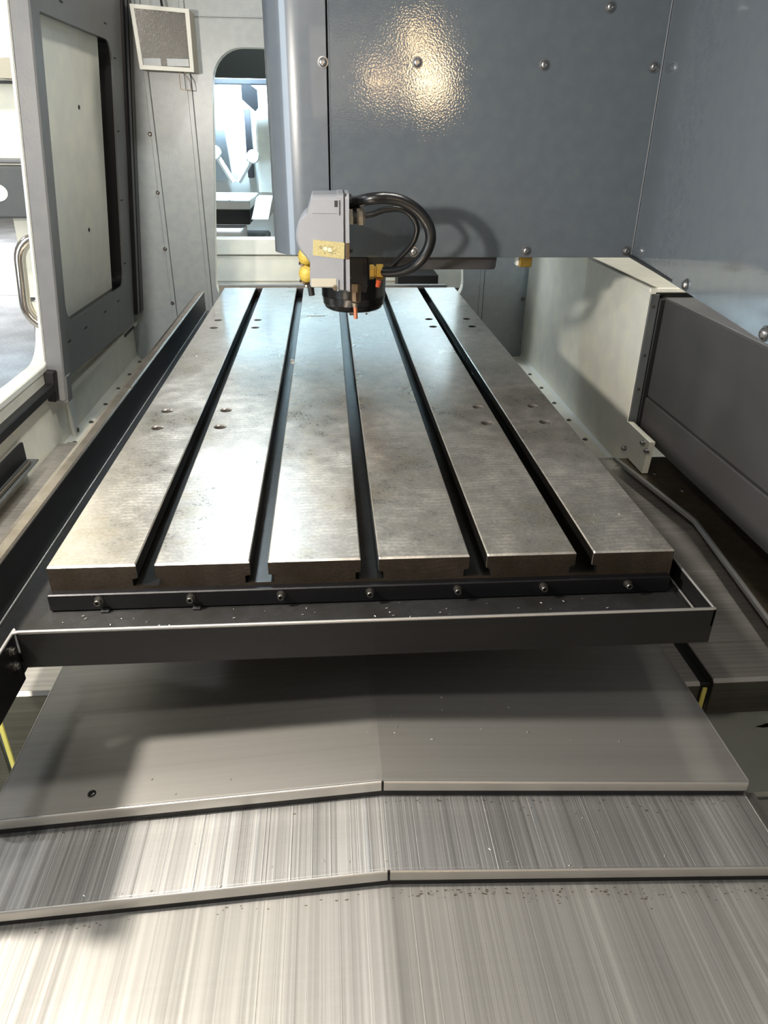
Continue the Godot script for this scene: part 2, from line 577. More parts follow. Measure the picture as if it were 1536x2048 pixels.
func hall() -> void:
	var f := struct("floor", "pale grey concrete workshop floor outside the machine")
	var s := begin()
	bx(s, Vector3(-14, -1.25, -18), Vector3(9, -1.1, 12))
	build(s, "slab", M.concrete, f)
	s = begin()
	bx(s, Vector3(-9, -1.1, -7.02), Vector3(-0.8, -1.0985, -7.0))
	build(s, "joint", M.cream_dirt, f)
	# unseen lamp, out of view beside the camera, throwing the hard shadows
	var t := thing("unseen_gooseneck_lamp", "small unseen lamp out of view on the left, throwing the hard shadows", "lamp", Vector3(-0.58, 0.51, 0.20))
	s = begin()
	lathe(s, [[0.0, 0.05], [0.03, 0.05], [0.05, 0.01], [0.055, -0.02], [0.05, -0.02], [0.04, 0.0], [0.0, 0.0]], Vector3.ZERO, Vector3.UP, 24)
	build(s, "shade", M.charcoal, t)
	s = begin()
	lathe(s, [[0.0, -0.012], [0.03, -0.012], [0.034, -0.004], [0.0, -0.004]], Vector3.ZERO, Vector3.UP, 20)
	build(s, "bulb", glow(Color(1.0, 0.93, 0.82), 6.0), t)
	s = begin()
	tube(s, spline([Vector3(0, 0.05, 0), Vector3(-0.05, 0.15, 0.02), Vector3(-0.2, 0.2, 0.05), Vector3(-0.35, -0.3, 0.05), Vector3(-0.38, -1.58, 0.05)]), 0.01)
	build(s, "arm", M.charcoal, t)
	var t2 := thing("unseen_gooseneck_lamp", "second small unseen lamp, higher and nearer the camera, giving the second shadow edge", "lamp", Vector3(-0.36, 1.04, 0.70))
	for m in t.get_children(): again(m, m.name, t2, Vector3.ZERO)
	# unseen warm lamps behind the camera, placed to mirror in the glossy head cover
	var spots := [[Vector3(0.45, 0.77, 5.2), 0.10], [Vector3(0.788, 1.104, 5.42), 0.122], [Vector3(0.88, 0.73, 5.2), 0.17], [Vector3(1.25, 0.84, 5.2), 0.10]]
	var where := ["leftmost of the row", "highest one", "largest one", "rightmost of the row"]
	for i in 4:
		var h := thing("unseen_hall_lamp", "unseen round warm lamp behind the camera, mirrored in the head cover, " + where[i], "lamp", spots[i][0], "unseen warm lamps behind the camera")
		var r: float = spots[i][1]
		s = begin()
		lathe(s, [[0.0, 0.0], [r, 0.0], [r, 0.02], [0.0, 0.02]], Vector3.ZERO, Vector3.BACK, 24)
		build(s, "diffuser", glow(Color(1.0, 0.84, 0.64), 30.0), h)
		s = begin()
		lathe(s, [[r, 0.021], [r * 1.1, 0.021], [r * 0.6, 0.12], [0.0, 0.12]], Vector3.ZERO, Vector3.BACK, 24)
		bx(s, Vector3(-0.02, -1.1 - h.position.y, 0.06 + 0.05 * (i % 2)), Vector3(0.02, 0.0, 0.1 + 0.05 * (i % 2)))
		build(s, "stand", M.charcoal, h)
	var hb := thing("unseen_high_bay_lamp", "unseen high-bay lamp out of view, lighting the hall outside the door opening", "lamp", Vector3(-4.0, 2.62, -1.4))
	s = begin()
	lathe(s, [[0.0, 0.0], [0.22, 0.0], [0.22, 0.012], [0.0, 0.012]], Vector3.ZERO, Vector3.UP, 24)
	build(s, "diffuser", glow(Color(0.96, 0.97, 1.0), 8.0), hb)
	s = begin()
	lathe(s, [[0.23, 0.0125], [0.20, 0.08], [0.08, 0.2], [0.0, 0.2]], Vector3.ZERO, Vector3.UP, 24)
	tube(s, [Vector3(0, 0.19, 0), Vector3(0, 2.4, 0)], 0.01, 8)
	build(s, "reflector", M.charcoal, hb)
	var hc := thing("unseen_high_bay_lamp", "second unseen high-bay lamp, out of view, lighting the pale hall floor", "lamp", Vector3(-6.0, 4.12, -8.0))
	for m in hb.get_children(): again(m, m.name, hc, Vector3.ZERO)
	spot("unseen_high_bay_far_light", Vector3(-6.0, 4.0, -8.0), Vector3(-6.0, 0.0, -8.01), Color(0.93, 0.96, 1.0), 130.0, 0.2, 50.0)  # unseen lamp out of view, placed to light the outside floor
	# unseen cold panel out of view at left, lights head corner and right wall
	var lp := thing("unseen_light_panel", "tall unseen cold light panel out of view at the left, lighting the head corner and right wall", "lamp", Vector3(-2.9, -1.1, 1.15))
	var face := Vector3(2.85, 0, -1.9).normalized()
	var fb := Basis(face.cross(Vector3.UP) * -1.0, Vector3.UP, face)
	s = begin()
	bx(s, Vector3(-0.6, 0.8, -0.01), Vector3(0.6, 2.9, 0.01), 0.004, Transform3D(fb, Vector3.ZERO))
	build(s, "diffuser", glow(Color(0.84, 0.93, 1.0), 3.0), lp)
	s = begin()
	bx(s, Vector3(-0.62, 0.0, -0.07), Vector3(0.62, 2.92, -0.012), 0.004, Transform3D(fb, Vector3.ZERO))
	build(s, "housing", M.charcoal, lp)
	var al := AreaLight3D.new()
	al.name = "unseen_panel_light"
	al.area_size = Vector2(1.2, 2.1)
	add_child(al)
	al.transform = Transform3D(Basis(fb.x * -1.0, Vector3.UP, -face), lp.position + Vector3(0, 1.85, 0) + face * 0.03)
	al.light_color = Color(0.90, 0.95, 1.0)
	al.light_energy = 3.6
	al.area_range = 40.0
	al.shadow_enabled = true
	omni("unseen_high_bay_light", Vector3(-4.0, 2.5, -1.4), Color(0.96, 0.97, 1.0), 5.0, 0.2)  # unseen lamp out of view, brightens the hall past the door
	var ov := thing("unseen_high_bay_lamp", "third unseen high-bay lamp, out of view above, lighting the left wall", "lamp", Vector3(0.9, 3.32, -0.25))
	for m in hb.get_children(): again(m, m.name, ov, Vector3.ZERO)
	omni("unseen_high_bay_over_light", Vector3(0.9, 3.2, -0.25), Color(1.0, 0.98, 0.94), 7.0, 0.15)  # unseen lamp overhead, out of view, placed to light the left wall
	# unseen strip window behind the camera, for the dim glow on the head cover
	var wn := thing("unseen_strip_window", "unseen dim strip window behind the camera, mirrored in the head cover", "window", Vector3(0.6, 0.86, 5.7))
	s = begin()
	bx(s, Vector3(-1.05, -0.36, 0.0), Vector3(1.05, 0.34, 0.02))
	build(s, "pane", glow(Color(1.0, 0.92, 0.86), 1.3), wn)
	for x in [-1.07, -0.36, 0.34, 1.05]:
		s = begin()
		bx(s, Vector3(x, -0.40, -0.02), Vector3(x + 0.05, 0.38, 0.03))
		build(s, "mullion", M.charcoal, wn)
	for y in [-2.0, 0.34]:
		s = begin()
		bx(s, Vector3(-1.1, y, 0.03), Vector3(1.15, y + (1.64 if y < 0.0 else 0.06), 0.06))
		build(s, "sill_wall", M.charcoal, wn)
	var fl := thing("unseen_flood_lamp", "unseen flood lamp out of view, lighting the neighbouring cabinet in the hall", "lamp", Vector3(-1.75, 1.62, -0.95))
	var aim := (Vector3(-1.05, 0.1, -1.95) - fl.position).normalized()
	s = begin()
	bx(s, Vector3(-0.10, -0.08, -0.004), Vector3(0.10, 0.08, 0.004), 0.002, Transform3D(frame_of(aim), Vector3.ZERO))
	build(s, "diffuser", glow(Color(1.0, 0.98, 0.94), 8.0), fl)
	s = begin()
	bx(s, Vector3(-0.12, -0.10, -0.06), Vector3(0.12, 0.10, -0.006), 0.004, Transform3D(frame_of(aim), Vector3.ZERO))
	tube(s, [Vector3(0, 0.05, 0) - aim * 0.04, Vector3(0, 1.2, 0.1)], 0.01, 8)
	build(s, "housing", M.charcoal, fl)
	spot("unseen_flood_light", fl.position + aim * 0.02, fl.position + aim, Color(1.0, 0.98, 0.94), 4.0, 0.08, 38.0)  # unseen lamp out of view, placed to light the neighbouring cabinet
	omni("unseen_hall_lamps_light", Vector3(0.85, 0.85, 5.05), Color(1.0, 0.84, 0.62), 0.5, 0.12)  # weak light of the unseen warm lamps behind the camera

func enclosure() -> void:
	# ---- far wall with its rounded opening
	var w := struct("wall_far", "light grey painted far wall of the enclosure with a tall rounded opening")
	var outer := PackedVector2Array([Vector2(-0.66, -0.42), Vector2(0.64, -0.42), Vector2(0.64, 1.15), Vector2(-0.66, 1.15)])
	var inner := rounded([Vector2(-0.375, -0.09), Vector2(0.385, -0.09), Vector2(0.335, 0.57), Vector2(-0.322, 0.57)], [0.06, 0.06, 0.10, 0.085], 8)
	var s := begin()
	ring_plate(s, outer, inner, Vector2(0, 0.24), Vector3(0, 0, -1.65), Vector3.RIGHT, Vector3.UP, Vector3(0, 0, -0.012))
	build(s, "panel", M.light_grey, w)
	var inner2 := rounded([Vector2(-0.40, -0.115), Vector2(0.41, -0.115), Vector2(0.36, 0.595), Vector2(-0.347, 0.595)], [0.06, 0.06, 0.10, 0.085], 8)
	s = begin()
	ring_plate(s, inner2, inner, Vector2(0, 0.24), Vector3(0, 0, -1.662), Vector3.RIGHT, Vector3.UP, Vector3(0, 0, -0.03))
	build(s, "opening_rim", M.beige, w)
	for q in [[-0.499, -0.26, 1.1], [-0.389, -0.26, 1.1], [0.438, -0.26, 1.1]]:
		s = begin()
		bx(s, Vector3(q[0] - 0.007, q[1], -1.651), Vector3(q[0] + 0.005, q[2], -1.6472), 0.001)
		build(s, "seam", M.light_grey, w)
		s = begin()
		bx(s, Vector3(q[0] + 0.0052, q[1], -1.651), Vector3(q[0] + 0.0066, q[2], -1.6492))
		build(s, "gap", M.head_dark, w)
	s = begin()
	bx(s, Vector3(-0.36, 0.634, -1.651), Vector3(0.2, 0.638, -1.648), 0.001)
	build(s, "seam", M.light_grey, w)
	s = begin()
	lathe(s, [[0.0055, 0.0], [0.0055, 0.002], [0.003, 0.0045], [0.0, 0.0045]], Vector3.ZERO, Vector3.BACK, 12)
	var bolt := proto(s, M.screw_dark)
	for q in [Vector2(-0.508, 0.365), Vector2(-0.506, 0.219), Vector2(-0.505, 0.068), Vector2(-0.503, -0.087), Vector2(0.569, -0.078)]:
		again(bolt, "bolt", w, Vector3(q.x, q.y, -1.649))
	# ---- left wall
	w = struct("wall_left", "greenish beige left wall of the enclosure with bolts along its foot")
	var poly := rounded([Vector2(0.45, -0.30), Vector2(0.45, -0.064), Vector2(-1.0, -0.064), Vector2(-1.0, 0.02), Vector2(-1.0, 0.62), Vector2(-1.65, 0.62), Vector2(-1.65, -0.30)], [0, 0, 0, 0, 0, 0, 0], 6)
	poly = PackedVector2Array([Vector2(0.45, -0.30), Vector2(0.45, -0.064)])
	for k in 9:                                          # rounded corner of the door opening
		var a := deg_to_rad(-90.0 - 90.0 * k / 8.0)
		poly.append(Vector2(-0.905, 0.026) + Vector2(cos(a), sin(a)) * 0.09)
	for q in [Vector2(-0.995, 0.05), Vector2(-1.65, 0.05), Vector2(-1.65, -0.30)]: poly.append(q)
	s = begin()
	prism(s, poly, Vector3(-0.63, 0, 0), Vector3.BACK, Vector3.UP, Vector3(-0.03, 0, 0))
	build(s, "panel", M.beige, w)
	# upper part beside the door leans inwards
	s = begin()
	prism(s, PackedVector2Array([Vector2(-0.995, 0.05), Vector2(-1.65, 0.05), Vector2(-1.65, 1.1), Vector2(-0.995, 1.1)]), Vector3(-0.634, -0.005, 0), Vector3.BACK, Vector3(0.1, 1.0, 0).normalized(), Vector3(-0.005, 0, 0))
	build(s, "upper_panel", M.beige, w)
	s = begin()
	var edge := PackedVector2Array()
	for q in poly.slice(1, 12): edge.append(q + (Vector2(0, 0.0015) if q.y < -0.05 and q.x > -0.9 else (q - Vector2(-0.905, 0.026)).normalized() * 0.0015 if q.y < 0.03 else Vector2(0.0015, 0)))
	var inner_e := PackedVector2Array()
	for k in range(edge.size() - 1, -1, -1):
		var q := edge[k]
		inner_e.append(q + (Vector2(0, -0.010) if k == 0 else (Vector2(-0.010, 0) if k == edge.size() - 1 else (q - Vector2(-0.905, 0.026)).normalized() * 0.010)))
	edge.append_array(inner_e)
	prism(s, edge, Vector3(-0.6285, 0, 0), Vector3.BACK, Vector3.UP, Vector3(-0.034, 0, 0))
	build(s, "opening_rim", M.white, w)
	s = begin()
	bx(s, Vector3(-0.631, -0.116, -0.985), Vector3(-0.612, -0.097, 0.45), 0.002)
	build(s, "rail", M.rubber, w, "black door rail")
	s = begin()
	bx(s, Vector3(-0.631, -0.262, -1.65), Vector3(-0.605, -0.257, 0.4), 0.001)
	build(s, "foot_flange", M.beige, w)
	s = begin()
	prism(s, PackedVector2Array([Vector2(0, 0), Vector2(0.010, 0), Vector2(0, 0.012)]), Vector3(-0.63, -0.257, -1.65), Vector3.RIGHT, Vector3.UP, Vector3(0, 0, 2.05))
	build(s, "foot_fold", M.beige, w)
	s = begin()
	lathe(s, [[0.006, 0.0], [0.006, 0.001], [0.0042, 0.003], [0.0, 0.003]], Vector3.ZERO, Vector3.BACK, 12)
	var foot_bolt := proto(s, M.screw_dark)
	for k in 6:
		again(foot_bolt, "bolt", w, Vector3(-0.617, -0.257, -1.616 + 0.131 * k), facing(Vector3.UP))
	# strap with two bolts below the door's front edge
	s = begin()
	bx(s, Vector3(-0.63, -0.255, -1.022), Vector3(-0.622, -0.128, -0.985), 0.003)
	build(s, "strap", M.white, w)
	for q in [Vector2(-0.146, -1.003), Vector2(-0.244, -1.008)]:
		again(foot_bolt, "bolt", w, Vector3(-0.622, q.x, q.y), facing(Vector3.RIGHT))
	s = begin()
	bx(s, Vector3(-0.632, -0.152, -1.66), Vector3(-0.616, -0.138, -1.0), 0.002)
	build(s, "ledge", M.beige, w)
	s = begin()
	bx(s, Vector3(-0.616, -0.150, -1.60), Vector3(-0.613, -0.142, -1.49), 0.001)
	build(s, "slot", M.head_dark, w)
	# black jamb seals at the far end of the door
	s = begin()
	var up := Vector3(0.1, 1.0, 0).normalized()
	var tilt := Transform3D(Basis(Vector3(1, -0.1, 0).normalized(), up, Vector3.BACK), Vector3(-0.59, 0, 0))
	bx(s, Vector3(-0.03, -0.105, -1.602), Vector3(0.010, 1.1, -1.570), 0.004, tilt)
	build(s, "jamb_seal", M.seal, w)
	s = begin()
	bx(s, Vector3(-0.03, -0.108, -1.648), Vector3(0.010, 1.1, -1.606), 0.004, tilt)
	build(s, "jamb_seal", M.seal, w)
	s = begin()
	bx(s, Vector3(-0.03, -0.108, -1.6055), Vector3(0.004, 1.1, -1.6025), 0.0, tilt)
	build(s, "jamb_gap", M.grey_paint, w)
	# ---- right wall: white beige sheet, then dark sheet towards the camera
	w = struct("wall_right", "off-white right wall of the enclosure with bolted foot flange")
	s = begin()
	prism(s, PackedVector2Array([Vector2(-1.65, -0.30), Vector2(-0.742, -0.30), Vector2(-0.742, -0.219), Vector2(-0.655, -0.219), Vector2(-0.648, -0.15), Vector2(-0.765, -0.15), Vector2(-0.765, 0.112), Vector2(-1.65, 0.112)]), Vector3(0.58, 0, 0), Vector3.BACK, Vector3.UP, Vector3(0.012, 0, 0))
	build(s, "panel", M.beige, w)
	s = begin()
	bx(s, Vector3(0.5795, 0.110, -1.65), Vector3(0.80, 0.1195, -0.765), 0.002)
	build(s, "top_ledge", M.beige, w)
	s = begin()
	bx(s, Vector3(0.548, -0.262, -1.64), Vector3(0.581, -0.256, -0.79), 0.0015)
	build(s, "foot_flange", M.beige, w)
	s = begin()
	prism(s, PackedVector2Array([Vector2(0, 0), Vector2(-0.006, 0), Vector2(0, 0.007)]), Vector3(0.58, -0.256, -1.64), Vector3.RIGHT, Vector3.UP, Vector3(0, 0, 0.85))
	build(s, "foot_fold", M.white, w)
	for k in 5:
		again(foot_bolt, "bolt", w, Vector3(0.558, -0.256, -1.442 + 0.129 * k), facing(Vector3.UP))
	s = begin()
	lathe(s, [[0.005, 0.0], [0.005, 0.003], [0.0035, 0.003], [0.0035, 0.008], [0.0, 0.008]], Vector3.ZERO, Vector3.BACK, 12)
	var stud := proto(s, M.screw)
	for q in [Vector2(-0.158, -0.667), Vector2(-0.166, -0.645), Vector2(-0.204, -0.748)]:
		again(stud, "stud", w, Vector3(0.579, q.x, q.y), facing(Vector3.LEFT))
	w = struct("wall_dark", "dark grey sheet wall of the column at the right, towards the camera")
	s = begin()
	bx(s, Vector3(0.61, -0.094, -0.79), Vector3(0.622, 0.101, 0.6), 0.002)
	build(s, "upper_sheet", M.sheet_dark, w)
	s = begin()
	bx(s, Vector3(0.6065, -0.173, -0.79), Vector3(0.622, -0.096, 0.6), 0.002)
	build(s, "lower_sheet", M.sheet_dark, w)
	s = begin()
	bx(s, Vector3(0.612, 0.094, -0.765), Vector3(0.80, 0.102, 0.6), 0.003)
	build(s, "top_ledge", M.grey_paint, w)
	s = begin()
	bx(s, Vector3(0.582, -0.176, -0.775), Vector3(0.600, 0.108, -0.762), 0.0015)
	build(s, "edge_strip", M.charcoal, w)
	s = begin()
	bx(s, Vector3(0.5995, -0.178, -0.778), Vector3(0.611, 0.100, -0.757), 0.0015)
	build(s, "rubber_strip", M.rubber, w)
	s = begin()
	lathe(s, [[0.003, 0.0], [0.003, 0.001], [0.0, 0.002]], Vector3.ZERO, Vector3.BACK, 10)
	var rivet := proto(s, M.screw_dark)
	for y in [0.085, -0.01, -0.08, -0.15]:
		again(rivet, "rivet", w, Vector3(0.590, y, -0.762))
	# added wall, only to keep light from leaking in from the right
	s = begin()
	bx(s, Vector3(0.80, -0.20, -1.66), Vector3(0.83, 1.15, 0.6))
	build(s, "added_light_stop", M.charcoal, w)
	# ---- ledge with rolled edge at the right
	var t := thing("drip_ledge", "oily steel drip ledge with a rolled edge along the dark right wall", "ledge", Vector3.ZERO)
	var pts := PackedVector2Array([Vector2(0.555, -0.735), Vector2(0.598, -0.459), Vector2(0.568, -0.166), Vector2(0.545, 0.06), Vector2(0.78, 0.06), Vector2(0.78, -0.735)])
	s = begin()
	prism(s, pts, Vector3(0, -0.2235, 0), Vector3.RIGHT, Vector3.BACK, Vector3(0, 0.0025, 0))
	build(s, "sheet", M.ledge, t)
	s = begin()
	for k in 3:
		tube(s, [Vector3(pts[k].x, -0.222, pts[k].y), Vector3(pts[k + 1].x, -0.222, pts[k + 1].y)], 0.0048, 12)
	build(s, "rolled_edge", M.lip, t)
	s = begin()
	bx(s, Vector3(0.583, -0.22, -0.733), Vector3(0.606, -0.206, -0.725), 0.001)
	build(s, "corner_tab", M.ledge, t)
	for q in [Vector2(0.607, -0.655), Vector2(0.629, -0.577)]:
		again(foot_bolt, "bolt", t, Vector3(q.x, -0.221, q.y), facing(Vector3.UP))
	# ---- black bracket at the foot of the left wall
	t = thing("wiper_bracket", "short black angle bracket at the foot of the beige left wall", "bracket")
	s = begin()
	bx(s, Vector3(-0.628, -0.19, -0.715), Vector3(-0.622, -0.155, -0.40), 0.001)
	build(s, "web", M.rubber, t)
	s = begin()
	bx(s, Vector3(-0.628, -0.194, -0.715), Vector3(-0.600, -0.190, -0.40), 0.001)
	build(s, "shelf", M.charcoal, t)
	s = begin()
	tube(s, [Vector3(-0.608, -0.186, -0.69), Vector3(-0.61, -0.186, -0.40)], 0.0035, 10)
	build(s, "rod", M.nickel, t)

func far_machine() -> void:
	# what shows through the opening: another machine of the same kind, lit by an unseen cold lamp
	var t := thing("background_machine", "brightly lit beige machine seen through the opening in the far wall", "machine", Vector3(0, -1.1, -2.2))
	var o := Vector3(0, 1.1, 2.2)                          # parts are given in scene coordinates and shifted
	var s := begin()
	bx(s, Vector3(-0.66, -0.028, -2.26) + o, Vector3(0.60, 0.030, -2.2) + o, 0.004)
	build(s, "sill", M.beige, t)
	s = begin()
	bx(s, Vector3(-0.66, -1.1, -2.25) + o, Vector3(0.90, -0.031, -2.205) + o, 0.004)
	build(s, "front_panel", M.beige, t)
	s = begin()
	bx(s, Vector3(-0.66, -0.122, -2.206) + o, Vector3(0.22, -0.119, -2.203) + o)
	build(s, "crease", M.cream_dirt, t)
	s = begin()
	bx(s, Vector3(-0.68, -0.3, -3.46) + o, Vector3(0.9, 1.3, -3.4) + o)
	build(s, "rear_wall", M.white, t)
	s = begin()
	bx(s, Vector3(-0.36, 0.10, -3.38) + o, Vector3(0.3, 0.47, -3.30) + o, 0.01)
	build(s, "door_leaf", M.beige, t)
	s = begin()
	bx(s, Vector3(-0.415, 0.17, -3.398) + o, Vector3(-0.385, 0.47, -3.36) + o, 0.004)
	build(s, "dark_slot", M.head_dark, t)
	s = begin()
	prism(s, PackedVector2Array([Vector2(-2.3, 0.535), Vector2(-2.3, 1.0), Vector2(-3.1, 1.0), Vector2(-3.1, 0.66)]), Vector3(-0.68, 0, 0) + o, Vector3.BACK, Vector3.UP, Vector3(1.08, 0, 0))
	build(s, "hood", M.hood_black, t)
	s = begin()
	bx(s, Vector3(-0.68, 0.56, -3.25) + o, Vector3(0.4, 0.585, -3.18) + o, 0.003)
	build(s, "beam", M.rubber, t)
	s = begin()
	prism(s, PackedVector2Array([Vector2(-0.40, 0.56), Vector2(-0.40, 0.50), Vector2(-0.345, 0.455), Vector2(-0.33, 0.47), Vector2(-0.33, 0.54), Vector2(-0.36, 0.56)]), Vector3(0, 0, -3.20) + o, Vector3.RIGHT, Vector3.UP, Vector3(0, 0, 0.04))
	build(s, "hook_bracket", M.rubber, t)
	s = begin()
	prism(s, PackedVector2Array([Vector2(-0.67, 0.16), Vector2(-0.49, 0.16), Vector2(-0.515, 0.45), Vector2(-0.67, 0.47)]), Vector3(0, 0, -3.36) + o, Vector3.RIGHT, Vector3.UP, Vector3(0, 0, 0.03))
	build(s, "guard", M.light_grey, t)
	for q in [[Vector3(-0.545, 0.285, -3.2), Vector3(-0.47, 0.16, -3.2)], [Vector3(-0.37, 0.27, -3.2), Vector3(-0.445, 0.16, -3.2)]]:
		s = begin()
		tube(s, [q[0] + o, q[1] + o], 0.012, 12)
		lathe(s, [[0.0, -0.02], [0.026, -0.02], [0.03, 0.0], [0.026, 0.02], [0.0, 0.02]], q[0] + o, Vector3.BACK, 14)
		build(s, "coolant_arm", M.white, t)
	# its table and saddle
	t = thing("background_table", "pale steel machine table of the far machine, lit cold white", "table", Vector3(-0.5, -1.1, -2.7))
	o = Vector3(0.5, 1.1, 2.7)
	s = begin()
	bx(s, Vector3(-0.66, 0.082, -3.15) + o, Vector3(-0.352, 0.118, -2.7) + o, 0.003)
	build(s, "top", M.lip, t)
	s = begin()
	bx(s, Vector3(-0.44, 0.1182, -3.15) + o, Vector3(-0.432, 0.119, -2.7) + o)
	build(s, "slot", M.head_dark, t)
	s = begin()
	bx(s, Vector3(-0.66, 0.02, -3.1) + o, Vector3(-0.36, 0.081, -2.74) + o, 0.003)
	build(s, "saddle", M.rubber, t)
	s = begin()
	bx(s, Vector3(-0.66, -0.04, -2.75) + o, Vector3(-0.375, 0.018, -2.5) + o, 0.004)
	build(s, "cover", M.lip, t)
	s = begin()
	bx(s, Vector3(-0.66, -1.1, -3.1) + o, Vector3(-0.30, -0.042, -2.45) + o, 0.01)
	build(s, "base", M.charcoal, t)
	s = begin()
	prism(s, PackedVector2Array([Vector2(-2.65, 0.05), Vector2(-3.1, 0.05), Vector2(-3.1, 0.11), Vector2(-2.95, 0.11)]), Vector3(-0.345, 0, 0) + o, Vector3.BACK, Vector3.UP, Vector3(0.07, 0, 0))
	build(s, "side_guard", M.cream_dirt, t)
	# unseen cold lamp, out of view, lighting that machine and the table's far end
	t = thing("unseen_background_lamp", "unseen cold lamp bar out of view, lighting the far machine and the table", "lamp", Vector3(-0.45, 0.86, -3.2))
	s = begin()
	bx(s, Vector3(-0.25, -0.02, -0.05), Vector3(0.25, 0.0, 0.05), 0.004)
	build(s, "diffuser", glow(Color(0.86, 0.94, 1.0), 6.0), t)
	s = begin()
	bx(s, Vector3(-0.27, 0.001, -0.06), Vector3(0.27, 0.05, 0.06), 0.004)
	build(s, "housing", M.charcoal, t)
	omni("unseen_background_light", Vector3(-0.45, 0.78, -3.1), Color(0.76, 0.89, 1.0), 30.0, 0.1)
	omni("unseen_background_front_light", Vector3(-0.15, 0.95, -1.95), Color(0.92, 0.96, 1.0), 0.9, 0.1)  # unseen light without a fitting, brightens the far machine's front
	# right part of the opening, under the head
	t = thing("background_block", "dark block standing beyond the opening, seen under the head", "block", Vector3(0.3, -1.1, -2.1))
	s = begin()
	bx(s, Vector3(-0.085, 0, -0.06), Vector3(0.06, 1.03, 0.06), 0.004)
	build(s, "post", M.rubber, t)
	s = begin()
	bx(s, Vector3(0.0, 0.93, -0.05), Vector3(0.30, 0.965, 0.05), 0.004)
	build(s, "arm", M.rubber, t)

func covers_below() -> void:
	# bed that carries everything
	var t := thing("machine_bed", "grey green cast machine bed beneath the sliding covers", "machine bed", Vector3(0, -1.1, 0))
	var s := begin()
	bx(s, Vector3(-0.72, 0, -1.72), Vector3(0.95, 0.68, 0.95), 0.01)
	build(s, "base", M.cast_grey, t)
	s = begin()
	bx(s, Vector3(0.34, 0.68, -0.30), Vector3(0.95, 0.792, 0.052), 0.004)
	build(s, "shoulder", M.cast_grey, t)
	s = begin()
	bx(s, Vector3(0.34, 0.68, 0.054), Vector3(0.95, 0.790, 0.95), 0.004)
	build(s, "shoulder", M.cast_grey, t)
	s = begin()
	var blob := PackedVector2Array()
	for k in 22:
		var a := TAU * k / 22
		blob.append(Vector2(0.55 + cos(a) * 0.035 * (1.0 + 0.2 * sin(a * 5.0)), -0.056 + sin(a) * 0.005 * (1.0 + 0.3 * cos(a * 7.0))))
	prism(s, blob, Vector3(0, 0.792, 0), Vector3.RIGHT, Vector3.BACK, Vector3(0, 0.0004, 0))
	build(s, "oil_stain", M.oil, t, "black oil stain")
	# saddle in the dark under the table
	t = thing("saddle", "dark cast saddle in the shadow under the table", "saddle", Vector3(0, -0.42, -0.75))
	s = begin()
	bx(s, Vector3(-0.27, 0, -0.5), Vector3(0.27, 0.368, 0.36), 0.01)
	build(s, "casting", M.rubber, t)
	# right cross covers
	cross_cover("narrow steel cover segment right of the way cover, before the black gap", Vector3(0.27, -0.302, -0.80), Vector3(0.436, -0.253, -0.08))
	var c := cross_cover("wide steel cover segment under the drip ledge on the right", Vector3(0.452, -0.302, -0.80), Vector3(0.78, -0.2475, -0.078))
	s = begin()
	for k in 7:
		lathe(s, [[0.0, 0.0], [0.006 + 0.003 * (k % 3), 0.0], [0.005, 0.0006], [0.0, 0.0006]], Vector3(0.468 + k * 0.009 + 0.002 * (k % 2), -0.2482, -0.083 + 0.001 * (k % 2)), Vector3.UP, 9)
	build(s, "grime", M.oil, c)
	wiper("yellow wiper in the black gap between the two right cover segments", Vector3(0.4365, -0.300, -0.80), Vector3(0.4515, -0.256, -0.084), 0.4445, -0.3, -0.262)
	# left cross covers
	cross_cover("steel cover segment left of the way cover, bright on top", Vector3(-0.445, -0.415, -0.885), Vector3(-0.27, -0.225, -0.08))
	cross_cover("second steel cover segment at the left, beyond the yellow wiper", Vector3(-0.605, -0.415, -0.885), Vector3(-0.455, -0.2245, -0.08))
	cross_cover("lower outermost cover segment along the beige left wall", Vector3(-0.629, -0.40, -0.895), Vector3(-0.607, -0.231, 0.1))
	wiper("yellow wiper in the gap between the two left cover segments", Vector3(-0.4545, -0.41, -0.88), Vector3(-0.4455, -0.228, -0.086), -0.45, -0.40, -0.240)

func cross_cover(label: String, lo: Vector3, hi: Vector3) -> Node3D:
	var t := thing("cross_cover", label, "cover", Vector3((lo.x + hi.x) * 0.5, lo.y, hi.z), "telescopic covers running across the bed")
	var o := t.position
	var s := begin()
	bx(s, Vector3(lo.x, hi.y - 0.003, lo.z) - o, Vector3(hi.x, hi.y, hi.z - 0.004) - o, 0.0008)
	build(s, "top_sheet", M.way_cross, t)
	s = begin()
	bx(s, Vector3(lo.x, lo.y, hi.z - 0.003) - o, Vector3(hi.x, hi.y - 0.004, hi.z) - o, 0.0008)
	build(s, "front_sheet", M.way_face, t)
	s = begin()
	prism(s, PackedVector2Array([Vector2(-0.004, 0), Vector2(0, -0.004), Vector2(-0.003, -0.004), Vector2(-0.004, -0.003)]), Vector3(lo.x, hi.y, hi.z) - o, Vector3.BACK, Vector3.UP, Vector3(hi.x - lo.x, 0, 0))
	build(s, "folded_edge", M.lip, t)
	return t

func wiper(label: String, lo: Vector3, hi: Vector3, x: float, y0: float, y1: float) -> void:
	var t := thing("cover_wiper", label, "wiper", Vector3(x, lo.y, hi.z))
	var o := t.position
	var s := begin()
	bx(s, lo - o, hi - o, 0.001)
	build(s, "rubber_body", M.rubber, t)
	s = begin()
	bx(s, Vector3(x - 0.0032, y0, hi.z) - o, Vector3(x + 0.0032, y1, hi.z + 0.0035) - o, 0.001)
	build(s, "wiper_edge", M.yellow_wiper, t, "yellow wiper edge")

